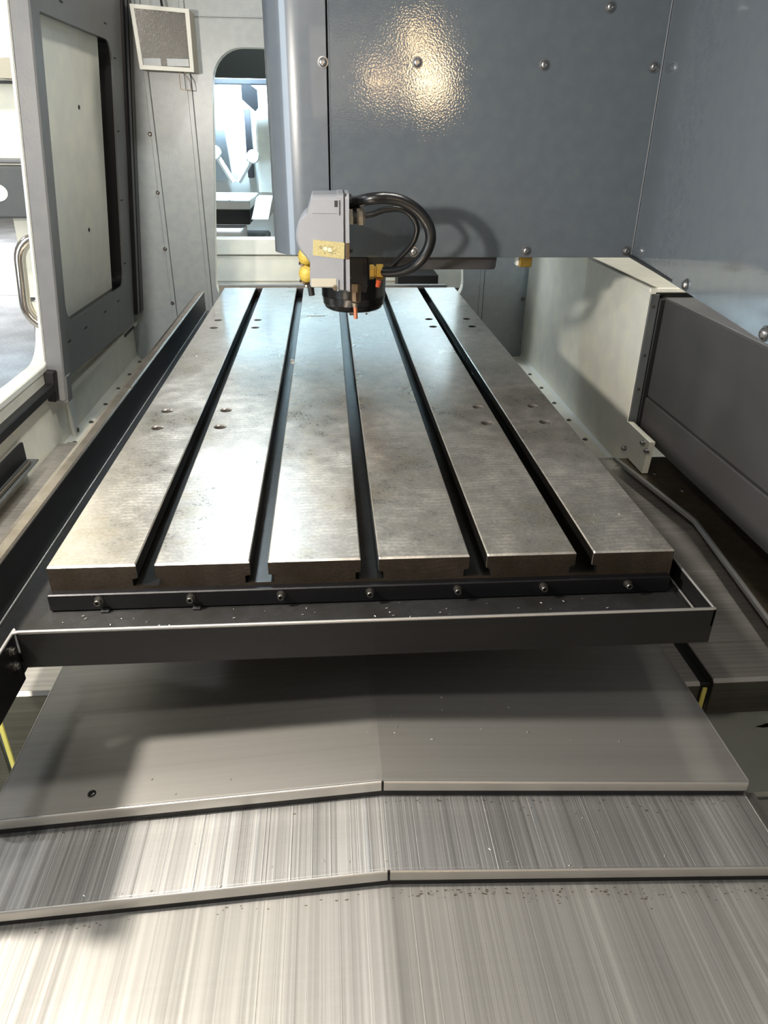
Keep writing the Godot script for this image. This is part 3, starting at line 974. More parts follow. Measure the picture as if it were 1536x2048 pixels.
func machine_table() -> void:
	var t := thing("machine_table", "long steel T-slot machine table in the middle of the enclosure", "table", Vector3(0, -0.05, -0.711))
	var o := Vector3(0, 0.05, 0.711)
	var L := 1.4226
	var xl := -0.3135
	var xr := 0.314
	var sw := 0.009                                       # half slot width
	var c := 0.0012
	# outline of the profile, from the left top corner round the slots
	var prof := PackedVector2Array([Vector2(xl, -c), Vector2(xl + c, 0)])
	for k in 5:
		var x := (k - 2) * 0.11
		for q in [Vector2(x - sw - c, 0), Vector2(x - sw, -c), Vector2(x - sw, -0.0155), Vector2(x - 0.0142, -0.0165), Vector2(x - 0.0142, -0.0245), Vector2(x + 0.0142, -0.0245), Vector2(x + 0.0142, -0.0165), Vector2(x + sw, -0.0155), Vector2(x + sw, -c), Vector2(x + sw + c, 0)]:
			prof.append(q)
	for q in [Vector2(xr - c, 0), Vector2(xr, -c), Vector2(xr, -0.030), Vector2(xl, -0.030)]: prof.append(q)
	var n := prof.size()
	var ch := 0.0018
	var front := PackedVector2Array()
	for p in prof: front.append(Vector2(p.x, minf(p.y, -ch)))
	var top := begin()
	var side := begin()
	var slots := []
	for k in 5: slots.append(begin())
	flat(top); flat(side)
	for k in 5: flat(slots[k])
	for i in n:
		var p := prof[i]
		var q := prof[(i + 1) % n]
		var e := q - p
		var out := Vector3(-e.y, e.x, 0)                     # the outline runs clockwise seen from the front
		var flat_top := absf(p.y) < 1e-6 and absf(q.y) < 1e-6
		var s: SurfaceTool = slots[clampi((i - 2) / 10, 0, 4)]
		if i == 0 or absf(p.x) > 0.3 and absf(q.x) > 0.3 and not flat_top: s = side
		if not flat_top:
			if absf(e.length() - c * sqrt(2.0)) < 1e-4: s = top
			quad(s, Vector3(p.x, p.y, -ch) + o, Vector3(q.x, q.y, -ch) + o, Vector3(q.x, q.y, -L) + o, Vector3(p.x, p.y, -L) + o, out)
		var fp := front[i]
		var fq := front[(i + 1) % n]
		if flat_top or fp.y != p.y or fq.y != q.y:
			quad(top, Vector3(p.x, p.y, -ch) + o, Vector3(q.x, q.y, -ch) + o, Vector3(fq.x, fq.y, 0) + o, Vector3(fp.x, fp.y, 0) + o, Vector3(0, 1, 1))
		else:
			quad(s, Vector3(p.x, p.y, -ch) + o, Vector3(q.x, q.y, -ch) + o, Vector3(q.x, q.y, 0) + o, Vector3(p.x, p.y, 0) + o, out)
	var tr := Geometry2D.triangulate_polygon(PackedVector2Array(prof))
	for i in range(0, tr.size(), 3):
		var w := [prof[tr[i]], prof[tr[i + 1]], prof[tr[i + 2]]]
		var f := [front[tr[i]], front[tr[i + 1]], front[tr[i + 2]]]
		tri(side, Vector3(f[0].x, f[0].y, 0) + o, Vector3(f[1].x, f[1].y, 0) + o, Vector3(f[2].x, f[2].y, 0) + o, Vector3.BACK)
		tri(side, Vector3(w[0].x, w[0].y, -L) + o, Vector3(w[1].x, w[1].y, -L) + o, Vector3(w[2].x, w[2].y, -L) + o, Vector3.FORWARD)
	# top face of each land, with its tapped holes
	var lands := []
	var x0 := xl + c
	for k in 6:
		var x1 := (k - 2) * 0.11 - sw - c if k < 5 else xr - c
		lands.append([x0, x1])
		x0 = (k - 2) * 0.11 + sw + c
	var holes := {0: -0.2815, 1: -0.1935, 4: 0.1935, 5: 0.2805}
	var zs := [-0.372, -0.4425, -0.968, -1.040]
	var r := 0.0092
	for k in 6:
		var a: float = lands[k][0]
		var b: float = lands[k][1]
		if not holes.has(k):
			quad(top, Vector3(a, 0, -ch) + o, Vector3(b, 0, -ch) + o, Vector3(b, 0, -L) + o, Vector3(a, 0, -L) + o, Vector3.UP)
			continue
		var hx: float = holes[k]
		var z0 := -ch
		var sq := 0.014
		for hz in zs:
			quad(top, Vector3(a, 0, z0) + o, Vector3(b, 0, z0) + o, Vector3(b, 0, hz + sq) + o, Vector3(a, 0, hz + sq) + o, Vector3.UP)
			quad(top, Vector3(a, 0, hz + sq) + o, Vector3(hx - sq, 0, hz + sq) + o, Vector3(hx - sq, 0, hz - sq) + o, Vector3(a, 0, hz - sq) + o, Vector3.UP)
			quad(top, Vector3(hx + sq, 0, hz + sq) + o, Vector3(b, 0, hz + sq) + o, Vector3(b, 0, hz - sq) + o, Vector3(hx + sq, 0, hz - sq) + o, Vector3.UP)
			for i in 24:
				var a0 := TAU * i / 24
				var a1 := TAU * (i + 1) / 24
				var P := []
				for g in [a0, a1]:
					var d := Vector2.from_angle(g)
					var m := maxf(absf(d.x), absf(d.y))
					P.append([Vector3(hx + d.x * r, 0, hz + d.y * r) + o, Vector3(hx + d.x / m * sq, 0, hz + d.y / m * sq) + o])
				quad(top, P[0][0], P[0][1], P[1][1], P[1][0], Vector3.UP)
			var bore := begin()
			lathe(bore, [[r, 0.0], [r - 0.0014, -0.0014], [r - 0.0014, -0.02], [0.0, -0.021]], Vector3(hx, 0, hz) + o, Vector3.UP, 24)
			build(bore, "tapped_hole", M.bore, t)
			z0 = hz - sq
		quad(top, Vector3(a, 0, z0) + o, Vector3(b, 0, z0) + o, Vector3(b, 0, -L) + o, Vector3(a, 0, -L) + o, Vector3.UP)
	build(top, "top_face", M.table, t)
	build(side, "body", M.table_side, t)
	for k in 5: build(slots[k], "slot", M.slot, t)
	# black strip under the front edge with seven cap screws
	var s := begin()
	bx(s, Vector3(-0.316, -0.0465, -0.004) + o, Vector3(0.3125, -0.0275, 0.008) + o, 0.0012)
	var strip := build(s, "front_strip", M.black_metal, t, "black strip")
	s = begin()
	cap_screw(s, 0.0034, 0.007)
	var scr := proto(s, M.screw_dark)
	s = begin()
	lathe(s, [[0.0017, 0.0], [0.0, 0.0]], Vector3.ZERO, Vector3.BACK, 6)
	for k in 7:
		again(scr, "cap_screw", strip, Vector3(-0.267 + k * 0.089, -0.0345, 0.008) + o)
	s = begin()
	bx(s, Vector3(-0.30, -0.049, -L + 0.02) + o, Vector3(0.30, -0.030, -0.004) + o)
	build(s, "underside", M.black_metal, t)
	# end plate behind the far edge
	s = begin()
	bx(s, Vector3(-0.33, -0.03, -L - 0.03) + o, Vector3(0.295, 0.004, -L - 0.012) + o, 0.001)
	build(s, "end_plate", M.satin, t)
	s = begin()
	bx(s, Vector3(-0.31, -0.03, -L - 0.0115) + o, Vector3(0.31, -0.004, -L - 0.0005) + o)
	build(s, "end_seal", M.rubber, t)

func chip_tray() -> void:
	var t := thing("chip_tray", "dark steel chip tray wrapped around the table's foot", "tray", Vector3(0, -0.08, 0.068))
	var o := Vector3(0, 0.08, -0.068)
	var s := begin()
	bx(s, Vector3(-0.362, -0.0515, -1.37) + o, Vector3(0.331, -0.0495, 0.068) + o, 0.0)
	build(s, "floor_sheet", M.apron, t)
	s = begin()
	prism(s, PackedVector2Array([Vector2(-0.316, -0.004), Vector2(0.318, -0.004), Vector2(0.326, 0.064), Vector2(-0.324, 0.064), Vector2(-0.322, 0.03)]), Vector3(0, -0.0495, 0) + o, Vector3.RIGHT, Vector3.BACK, Vector3(0, 0.0018, 0))
	build(s, "front_apron", M.apron, t)
	s = begin()
	bx(s, Vector3(-0.323, -0.0665, 0.0655) + o, Vector3(0.331, -0.0275, 0.0685) + o, 0.0006)
	build(s, "front_wall", M.tray, t)
	s = begin()
	tube(s, [Vector3(-0.321, -0.0268, 0.067) + o, Vector3(0.3305, -0.0268, 0.067) + o], 0.0016, 10)
	build(s, "front_lip", M.lip, t)
	s = begin()
	prism(s, PackedVector2Array([Vector2(0.0685, -0.066), Vector2(0.0685, -0.0262), Vector2(-0.04, -0.0262), Vector2(-1.37, -0.03), Vector2(-1.37, -0.05), Vector2(0.0, -0.05)]), Vector3(0.3285, 0, 0) + o, Vector3.BACK, Vector3.UP, Vector3(0.0025, 0, 0))
	build(s, "right_wall", M.tray, t)
	s = begin()
	tube(s, [Vector3(0.329, -0.0262, 0.067) + o, Vector3(0.329, -0.0262, -0.04) + o], 0.0014, 8)
	tube(s, [Vector3(0.3265, -0.047, 0.06) + o, Vector3(0.3265, -0.047, -0.02) + o], 0.0012, 8)
	build(s, "weld_bead", M.lip, t)
	for x in [-0.262, -0.173]:
		s = begin()
		bx(s, Vector3(x - 0.004, -0.0478, 0.008) + o, Vector3(x + 0.004, -0.0445, 0.0125) + o, 0.0006)
		build(s, "rubber_tab", M.rubber, t)
	# left gutter wall with a rounded flange in two lengths
	s = begin()
	bx(s, Vector3(-0.3625, -0.051, -1.37) + o, Vector3(-0.360, -0.002, 0.21) + o, 0.0004)  # carried on out of view towards the camera, to shade the cover
	build(s, "gutter_wall", M.tray, t)
	for q in [[-1.37, -0.56], [-0.555, 0.21]]:
		s = begin()
		var fl := PackedVector2Array([Vector2(-0.3600, -0.004), Vector2(-0.3604, -0.0012), Vector2(-0.3625, 0.0008), Vector2(-0.372, 0.0016), Vector2(-0.377, 0.0004), Vector2(-0.377, -0.012), Vector2(-0.375, -0.012), Vector2(-0.375, -0.002), Vector2(-0.3625, -0.003)])
		prism(s, fl, Vector3(0, 0, q[0]) + o, Vector3.RIGHT, Vector3.UP, Vector3(0, 0, q[1] - q[0]))
		build(s, "gutter_flange", M.flange, t)
	s = begin()
	tube(s, [Vector3(-0.3585, -0.0485, -1.36) + o, Vector3(-0.3585, -0.0485, 0.06) + o], 0.0013, 8)
	build(s, "gutter_seam", M.lip, t)
	# arm plate that runs on towards the camera, with two cap screws
	s = begin()
	prism(s, PackedVector2Array([Vector2(0.0685, -0.079), Vector2(0.22, -0.079), Vector2(0.22, -0.029), Vector2(0.21, -0.027), Vector2(0.0685, -0.027)]), Vector3(-0.3275, 0, 0) + o, Vector3.BACK, Vector3.UP, Vector3(0.003, 0, 0))
	build(s, "arm_plate", M.black_metal, t)
	s = begin()
	prism(s, PackedVector2Array([Vector2(-0.3625, -0.05), Vector2(-0.3625, -0.128), Vector2(-0.360, -0.128), Vector2(-0.3275, -0.081), Vector2(-0.3275, -0.079), Vector2(-0.3605, -0.124), Vector2(-0.3605, -0.05)]), Vector3(0, 0, 0.066) + o, Vector3.RIGHT, Vector3.UP, Vector3(0, 0, 0.145))
	build(s, "unseen_arm_shade", M.black_metal, t)  # slanted plate out of view, deepened to shade the cover below
	s = begin()
	bx(s, Vector3(-0.43, -0.1285, -0.10) + o, Vector3(-0.3605, -0.1265, 0.211) + o, 0.0)
	build(s, "unseen_outer_shade", M.black_metal, t)  # unseen plate under the gutter, placed to shade the nearest way cover
	s = begin()
	bx(s, Vector3(-0.3625, -0.1265, -0.10) + o, Vector3(-0.3605, -0.0515, 0.066) + o, 0.0)
	build(s, "unseen_inner_shade", M.black_metal, t)  # unseen upright under the gutter, keeps light off the way cover
	s = begin()
	prism(s, PackedVector2Array([Vector2(-0.3605, -0.0516), Vector2(-0.3605, -0.124), Vector2(-0.3275, -0.079), Vector2(-0.3235, -0.067), Vector2(-0.3235, -0.0516)]), Vector3(0, 0, 0.064) + o, Vector3.RIGHT, Vector3.UP, Vector3(0, 0, 0.0015))
	build(s, "added_end_plate", M.black_metal, t)  # added closing plate, keeps a spot of light off the cover
	s = begin()
	tube(s, spline([Vector3(-0.321, -0.0268, 0.067) + o, Vector3(-0.3245, -0.0268, 0.0685) + o, Vector3(-0.326, -0.027, 0.074) + o, Vector3(-0.326, -0.027, 0.21) + o], 5), 0.0016, 10)
	build(s, "arm_lip", M.lip, t)
	s = begin()
	cap_screw(s, 0.0034, 0.004)
	var scr := proto(s, M.screw_dark)
	for y in [-0.037, -0.054]:
		again(scr, "cap_screw", t, Vector3(-0.3245, y, 0.081) + o, facing(Vector3.RIGHT))

func way_covers() -> void:
	# roof-shaped telescopic covers in front of the table, each one lower than the one before
	var xc := 0.006
	var data := [
		["matt steel roof-shaped cover plate nearest the table, in the tray's shadow", -0.1755, -0.37, 0.124, M.satin, 0.372],
		["streaked middle cover plate between the two bright folded lips", -0.1965, -0.10, 0.204, M.way_worn, 0.374],
		["large streaked cover plate in the foreground at the bottom of the view", -0.2175, 0.10, 0.90, M.way_front, 0.40],
	]
	for i in 3:
		var d: Array = data[i]
		var t := thing("way_cover", d[0], "cover", Vector3(xc, d[1] - 0.05, d[3]), "telescopic way covers before the table")
		var o := -t.position
		var half: float = d[5]
		var drop := half * 0.072
		var y: float = d[1]
		for sg in [-1.0, 1.0]:
			var a := Vector3(xc, y, 0) + o
			var b := Vector3(xc + sg * half, y - drop, 0) + o
			var z0 := Vector3(0, 0, d[2])
			var z1 := Vector3(0, 0, d[3] - 0.0015)
			var th := Vector3(0, -0.002, 0)
			var out := Vector3(0.072 * sg, 1, 0)
			var s := begin()
			flat(s)
			quad(s, a + z0, b + z0, b + z1, a + z1, out)
			quad(s, a + z0 + th, b + z0 + th, b + z1 + th, a + z1 + th, -out)
			quad(s, b + z0, b + z1, b + z1 + th, b + z0 + th, Vector3(sg, 0, 0))
			quad(s, a + z0, b + z0, b + z0 + th, a + z0 + th, Vector3.FORWARD)
			build(s, "sheet", d[4], t)
			# turned-down side edge
			s = begin()
			var e0 := b + Vector3(sg * 0.001, 0, 0)
			flat(s)
			bx(s, Vector3(minf(b.x, e0.x + sg * 0.0006), b.y - 0.014, d[2] + o.z), Vector3(maxf(b.x, e0.x + sg * 0.0006), b.y + 0.0002, d[3] + o.z - 0.002), 0.0003)
			build(s, "side_edge", M.lip, t)
			# folded lip: rounded top, upright face
			s = begin()
			var pr := [Vector2(-0.0035, 0.0), Vector2(-0.0018, -0.0003), Vector2(-0.0006, -0.0010), Vector2(0.0, -0.0024), Vector2(0.0002, -0.0115), Vector2(-0.0012, -0.0122), Vector2(-0.0022, -0.0118), Vector2(-0.0022, -0.003)]
			var gap: float = 0.0012 * sg
			for k in pr.size():
				var p: Vector2 = pr[k]
				var q: Vector2 = pr[(k + 1) % pr.size()]
				s.set_smooth_group(1 if k < 4 else 2)
				var zz := d[3] as float
				var A0 := a + Vector3(gap, p.y, zz + p.x)
				var A1 := a + Vector3(gap, q.y, zz + q.x)
				var B0 := b + Vector3(0, p.y, zz + p.x)
				var B1 := b + Vector3(0, q.y, zz + q.x)
				var oo := Vector3(0, q.x - p.x, -(q.y - p.y))
				quad(s, A0, B0, B1, A1, oo)
			build(s, "folded_lip", M.lip, t)
			s = begin()
			flat(s)
			var w0 := Vector3(0, -0.004, d[3] - 0.004)
			var w1 := Vector3(0, -0.0208, d[3] - 0.0025)
			quad(s, a + w0, b + w0, b + w1, a + w1, Vector3.BACK)
			quad(s, a + w1, b + w1, b + w1 + Vector3(0, 0, -0.006), a + w1 + Vector3(0, 0, -0.006), Vector3.DOWN)
			quad(s, a + w0 + Vector3(0, 0, -0.006), b + w0 + Vector3(0, 0, -0.006), b + w1 + Vector3(0, 0, -0.006), a + w1 + Vector3(0, 0, -0.006), Vector3.FORWARD)
			quad(s, b + w0, b + w1, b + w1 + Vector3(0, 0, -0.006), b + w0 + Vector3(0, 0, -0.006), Vector3(sg, 0, 0))
			build(s, "wiper", M.rubber, t, "black rubber wiper")
		if i > 0:                                              # oily grime scraped together in front of the lip above
			var s := begin()
			flat(s)
			var r := RandomNumberGenerator.new()
			r.seed = 50 + i
			for k in [0, 70, 170][i]:
				var gx := r.randf_range(-0.36, 0.36) if k % 3 == 0 else r.randf_range(0.02, 0.37)
				var gz: float = (data[i - 1][3] if k % 2 == 0 or i == 1 else data[i - 1][3] + 0.004) + 0.003 + r.randf() * r.randf() * (0.006 if gx < 0.12 else 0.022)
				var gc := Vector3(xc + gx, y - absf(gx) * 0.072 + 0.0002, gz) + o
				var ga := r.randf_range(0.0004, 0.0011)
				var pts := []
				for q in 7:
					var a := TAU * q / 7.0
					pts.append(gc + Vector3(cos(a) * ga * r.randf_range(0.8, 2.2), -cos(a) * ga * 0.072 * signf(gx), sin(a) * ga * r.randf_range(0.4, 0.9)))
				for q in 7: tri(s, gc, pts[q], pts[(q + 1) % 7], Vector3.UP)
			tag(build(s, "oily_grime", M.grime, t), "", "", "", "stuff")

func panel_normal() -> Vector3:
	return Vector3(-0.586, 0, -0.081).normalized()

func head() -> void:
	var t := thing("head_cover", "tall glossy blue grey sheet cover of the spindle head above the table", "machine cover", Vector3(0.2, 0.187, -0.68))
	var o := -t.position
	# front panel with a folded left edge
	var s := begin()
	bx(s, Vector3(-0.0245, 0.187, -0.684) + o, Vector3(0.4980, 1.15, -0.680) + o, 0.0006)
	var fp := build(s, "front_panel", M.head_paint, t)
	s = begin()
	bx(s, Vector3(-0.0265, 0.187, -0.70) + o, Vector3(-0.0235, 1.15, -0.6795) + o, 0.001)
	build(s, "folded_edge", M.head_paint, t)
	# rounded corner cover at the left
	s = begin()
	var R := 0.058
	var c := Vector2(-0.068, -0.681 - R)
	var prof := [[Vector2(-0.0295, -0.681), Vector2(0, 1)]]
	for k in 13:
		var a := deg_to_rad(90.0 + 90.0 * k / 12.0)
		prof.append([c + Vector2(cos(a), sin(a)) * R, Vector2(cos(a), sin(a))])
	prof.append([Vector2(c.x - R, -1.14), Vector2(-1, 0)])
	s.set_smooth_group(1)
	for k in prof.size() - 1:
		var p: Vector2 = prof[k][0]
		var q: Vector2 = prof[k + 1][0]
		var nn: Vector2 = prof[k][1] + prof[k + 1][1]
		quad(s, Vector3(p.x, 0.190, p.y) + o, Vector3(q.x, 0.190, q.y) + o, Vector3(q.x, 1.15, q.y) + o, Vector3(p.x, 1.15, p.y) + o, Vector3(nn.x, 0, nn.y))
	flat(s)
	for k in prof.size() - 1:                              # rolled-in bottom edge
		var p: Vector2 = prof[k][0]
		var q: Vector2 = prof[k + 1][0]
		var pi: Vector2 = p - prof[k][1] * 0.008
		var qi: Vector2 = q - prof[k + 1][1] * 0.008
		quad(s, Vector3(p.x, 0.190, p.y) + o, Vector3(q.x, 0.190, q.y) + o, Vector3(qi.x, 0.187, qi.y) + o, Vector3(pi.x, 0.187, pi.y) + o, Vector3.DOWN)
	var cp := build(s, "corner_panel", M.head_corner, t)
	# right panel, turned towards the camera
	s = begin()
	var n := panel_normal()
	var dirp := Vector3(-0.081, 0, 0.586).normalized()
	var p0 := Vector3(0.4975, 0, -0.680)
	var len := 1.1
	prism(s, PackedVector2Array([Vector2(0.0005, 0.187), Vector2(len, 0.187), Vector2(len, 1.6), Vector2(0.0005, 1.6)]), p0 + o, dirp, Vector3.UP, -n * 0.004)  # top raised out of view to keep overhead light off the front
	var sp := build(s, "side_panel", M.head_paint, t)
	s = begin()
	bx(s, Vector3(0.4955, 0.187, -0.6805) + o, Vector3(0.4970, 1.15, -0.6790) + o, 0.0004)
	build(s, "corner_edge", M.grey_paint, t)
	# closed bottom and back
	s = begin()
	prism(s, PackedVector2Array([Vector2(-0.122, -1.14), Vector2(0.60, -1.14), Vector2(0.60, 0.3), Vector2(0.38, 0.3), Vector2(0.492, -0.684), Vector2(-0.07, -0.69), Vector2(-0.105, -0.705), Vector2(-0.122, -0.74)]), Vector3(0, 0.188, 0) + o, Vector3.RIGHT, Vector3.BACK, Vector3(0, 0.004, 0))
	build(s, "bottom_plate", M.head_dark, t)
	s = begin()
	bx(s, Vector3(-0.126, 0.190, -1.15) + o, Vector3(0.79, 1.15, -1.14) + o)
	build(s, "back_panel", M.head_paint, t)
	s = begin()
	bx(s, Vector3(-0.12, 1.145, -1.14) + o, Vector3(0.5, 1.15, -0.69) + o)
	build(s, "top_panel", M.head_paint, t)
	s = begin()
	bx(s, Vector3(-0.035, 0.19, -0.702) + o, Vector3(-0.02, 1.15, -0.700) + o)
	build(s, "seam_backing", M.head_dark, t)
	# screws
	s = begin()
	button_screw(s, 0.0066)
	var scr := proto(s, M.screw)
	for q in [Vector2(0.110, 0.472), Vector2(0.308, 0.472), Vector2(0.483, 0.472), Vector2(0.401, 0.548), Vector2(0.308, 0.198), Vector2(0.486, 0.198), Vector2(0.113, 0.196)]:
		again(scr, "button_screw", fp, Vector3(q.x, q.y, -0.68) + o)
	again(scr, "button_screw", cp, Vector3(-0.0345, 0.470, -0.681) + o)
	for q in [Vector3(0.455, 0.196, -0.374), Vector3(0.418, 0.195, -0.106)]:
		again(scr, "button_screw", sp, q + n * 0.0004 + o, facing(n))
	# thick dark plate under the head
	t = thing("head_base_plate", "dark grey plate fixed under the bottom edge of the head cover", "plate", Vector3(0.14, 0.163, -0.80))
	o = -t.position
	s = begin()
	prism(s, rounded([Vector2(-0.02, 0.163), Vector2(0.262, 0.163), Vector2(0.264, 0.187), Vector2(-0.02, 0.187)], [0, 0.005, 0, 0], 4), Vector3(0, 0, -0.705) + o, Vector3.RIGHT, Vector3.UP, Vector3(0, 0, -0.25))
	build(s, "plate", M.plate_dark, t)
	s = begin()
	bx(s, Vector3(0.13, 0.158, -0.90) + o, Vector3(0.16, 0.163, -0.75) + o, 0.001)
	build(s, "pad", M.rubber, t)
	t = thing("brass_block", "small yellow brass block under the right end of the head's lower edge", "fitting", Vector3(0.317, 0.166, -0.72))
	s = begin()
	bx(s, Vector3(-0.010, 0.0, -0.01), Vector3(0.012, 0.0205, 0.01), 0.001)
	build(s, "block", M.brass, t)
	s = begin()
	bx(s, Vector3(-0.015, 0.002, -0.008), Vector3(-0.0105, 0.0205, 0.008), 0.001)
	build(s, "collar", M.white, t)
	s = begin()
	bx(s, Vector3(-0.06, 0.016, -0.006), Vector3(-0.0155, 0.0205, 0.006), 0.001)
	build(s, "pipe_clip", M.nickel, t)

func spindle_and_box() -> void:
	# ---- spindle nose
	var t := thing("spindle_nose", "black round spindle nose hanging over the table behind the silver box", "spindle", Vector3(0.0135, 0.078, -0.80))
	var s := begin()
	lathe(s, [[0.0, 0.004], [0.018, 0.004], [0.020, 0.0], [0.050, 0.0], [0.054, 0.003], [0.0575, 0.010], [0.0580, 0.0105], [0.0575, 0.0112], [0.0600, 0.024], [0.0606, 0.0244], [0.0606, 0.0256], [0.0602, 0.026], [0.0620, 0.078], [0.0, 0.078]], Vector3.ZERO, Vector3.UP, 48)
	build(s, "nose_ring", M.black_gloss, t)
	s = begin()
	lathe(s, [[0.066, 0.078], [0.066, 0.0846], [0.0, 0.0846]], Vector3.ZERO, Vector3.UP, 48)
	build(s, "flange", M.black_metal, t)
	s = begin()
	bx(s, Vector3(-0.010, -0.004, 0.046), Vector3(0.002, 0.003, 0.054), 0.0015)
	build(s, "drive_key", M.screw_dark, t)
	s = begin()
	lathe(s, [[0.0, 0.0], [0.002, 0.0], [0.002, 0.003], [0.0, 0.003]], Vector3(0.022, -0.003, 0.05), Vector3.UP, 10)
	build(s, "pin", M.screw_dark, t)
	# ---- bracket between box and nose
	t = thing("spindle_bracket", "black bracket block beside the spindle nose, carrying the coolant tip", "bracket", Vector3(0.02, 0.128, -0.70))
	s = begin()
	bx(s, Vector3(-0.018, 0.010, -0.04), Vector3(0.0155, 0.059, 0.014), 0.002)
	build(s, "block", M.black_metal, t)
	s = begin()
	prism(s, PackedVector2Array([Vector2(-0.016, 0.012), Vector2(0.0155, 0.012), Vector2(0.012, -0.002), Vector2(-0.012, 0.002)]), Vector3(0, 0, -0.02), Vector3.RIGHT, Vector3.UP, Vector3(0, 0, 0.03))
	build(s, "foot", M.black_metal, t)
	# ---- coolant tip: brass nuts and copper pipe
	t = thing("coolant_tip", "bronze hex nozzle with a short copper pipe under the black bracket", "nozzle", Vector3(0.0135, 0.084, -0.69))
	s = begin()
	lathe(s, [[0.0, 0.058], [0.0105, 0.058], [0.0105, 0.044], [0.0, 0.044]], Vector3.ZERO, Vector3.UP, 6, false, 0.3)
	build(s, "upper_nut", M.bronze, t)
	s = begin()
	lathe(s, [[0.0, 0.0436], [0.0090, 0.0436], [0.0086, 0.028], [0.006, 0.025], [0.0, 0.025]], Vector3.ZERO, Vector3.UP, 8)
	build(s, "lower_nut", M.bronze, t)
	s = begin()
	lathe(s, [[0.0, 0.0248], [0.0068, 0.0248], [0.0046, 0.017], [0.0, 0.017]], Vector3(-0.001, 0, 0), Vector3.UP, 16)
	build(s, "collar", M.nickel, t)
	s = begin()
	tube(s, [Vector3(-0.001, 0.0175, 0), Vector3(-0.0005, 0.008, 0), Vector3(0.0, -0.003, 0)], 0.0036, 16)
	build(s, "pipe", M.copper, t)
	# ---- silver cast box
	t = thing("cast_box", "silver painted cast box with a round bulge and a worn yellowed label", "housing", Vector3(-0.04, 0.155, -0.57))
	var o := -t.position
	var zf := -0.535
	var poly := PackedVector2Array([Vector2(-0.0577, 0.2883), Vector2(-0.0565, 0.2930), Vector2(-0.0543, 0.2943), Vector2(-0.0187, 0.2949), Vector2(-0.0165, 0.2960), Vector2(-0.0074, 0.2960), Vector2(-0.0092, 0.1575), Vector2(-0.0189, 0.1576), Vector2(-0.0211, 0.1613), Vector2(-0.0603, 0.1628), Vector2(-0.0627, 0.1651), Vector2(-0.0613, 0.1996)])
	for i in 15:                                           # bulge
		var a := deg_to_rad(lerpf(234.0, 118.0, i / 14.0))
		poly.append(Vector2(-0.0491 + cos(a) * 0.0319, 0.2379 + sin(a) * 0.0363))
	s = begin()
	prism(s, poly, Vector3(0, 0, zf - 0.006) + o, Vector3.RIGHT, Vector3.UP, Vector3(0, 0, -0.085))
	# bevelled front
	var inset := PackedVector2Array()
	var cen := Vector2.ZERO
	for q in poly: cen += q
	cen /= poly.size()
	var grown := Geometry2D.offset_polygon(poly, -0.0022)
	flat(s)
	for q in poly: inset.append(q + (cen - q).normalized() * 0.003)
	for i in poly.size():
		var j := (i + 1) % poly.size()
		quad(s, Vector3(poly[i].x, poly[i].y, zf - 0.006) + o, Vector3(poly[j].x, poly[j].y, zf - 0.006) + o, Vector3(inset[j].x, inset[j].y, zf) + o, Vector3(inset[i].x, inset[i].y, zf) + o, Vector3(poly[i].x - cen.x, poly[i].y - cen.y, 0.04))
	var tr := Geometry2D.triangulate_polygon(inset)
	for i in range(0, tr.size(), 3):
		var v := []
		for w in 3: v.append(Vector3(inset[tr[i + w]].x, inset[tr[i + w]].y, zf) + o)
		tri(s, v[0], v[1], v[2], Vector3.BACK)
	build(s, "body", M.silver_paint, t)
	# raised pads at top and bottom, ribs
	s = begin()
	var a0 := Vector2(-0.0562, 0.2693); var a1 := Vector2(-0.0174, 0.2886)
	bx(s, Vector3(a0.x, a0.y, zf - 0.001) + o, Vector3(a1.x, a1.y, zf + 0.0012) + o, 0.0006)
	build(s, "top_pad", M.silver_paint, t)
	s = begin()
	a0 = Vector2(-0.0227, 0.2784); a1 = Vector2(-0.0174, 0.2872)
	bx(s, Vector3(a0.x, a0.y, zf + 0.0012) + o, Vector3(a1.x, a1.y, zf + 0.0018) + o, 0.0002)
	build(s, "recess", M.head_dark, t)
	s = begin()
	a0 = Vector2(-0.0177, 0.2675); a1 = Vector2(-0.0156, 0.2882)
	bx(s, Vector3(a0.x, a0.y, zf) + o, Vector3(a1.x, a1.y, zf + 0.003) + o, 0.0006)
	build(s, "rib", M.silver_paint, t)
	s = begin()
	a0 = Vector2(-0.0212, 0.1583); a1 = Vector2(-0.0185, 0.1755)
	bx(s, Vector3(a0.x, a0.y, zf) + o, Vector3(a1.x, a1.y, zf + 0.003) + o, 0.0006)
	build(s, "rib", M.silver_paint, t)
	s = begin()
	a0 = Vector2(-0.0602, 0.1644); a1 = Vector2(-0.0216, 0.1769)
	bx(s, Vector3(a0.x, a0.y, zf - 0.002) + o, Vector3(a1.x, a1.y, zf + 0.0008) + o, 0.0004)
	build(s, "bottom_pad", M.cream_dirt, t)
	s = begin()
	cap_screw(s, 0.0032, 0.0035)
	var scr := proto(s, M.nickel)
	var bp := Vector2(-0.0238, 0.1635)
	again(scr, "cap_screw", t, Vector3(bp.x, bp.y, zf + 0.0008) + o)
	# lid on the right side with a dark joint
	s = begin()
	a0 = Vector2(-0.0092, 0.1564); a1 = Vector2(-0.0052, 0.2964)
	bx(s, Vector3(a0.x, a0.y, zf - 0.08) + o, Vector3(a1.x, a1.y, zf - 0.001) + o, 0.0004)
	build(s, "dark_joint", M.head_dark, t)
	s = begin()
	a0 = Vector2(-0.0069, 0.1557); a1 = Vector2(-0.0012, 0.2967)
	var lid := rounded([Vector2(-0.082, a0.y), Vector2(0.0, a0.y), Vector2(0.0, a1.y), Vector2(-0.082, a1.y)], [0.006, 0.006, 0.008, 0.008], 4)
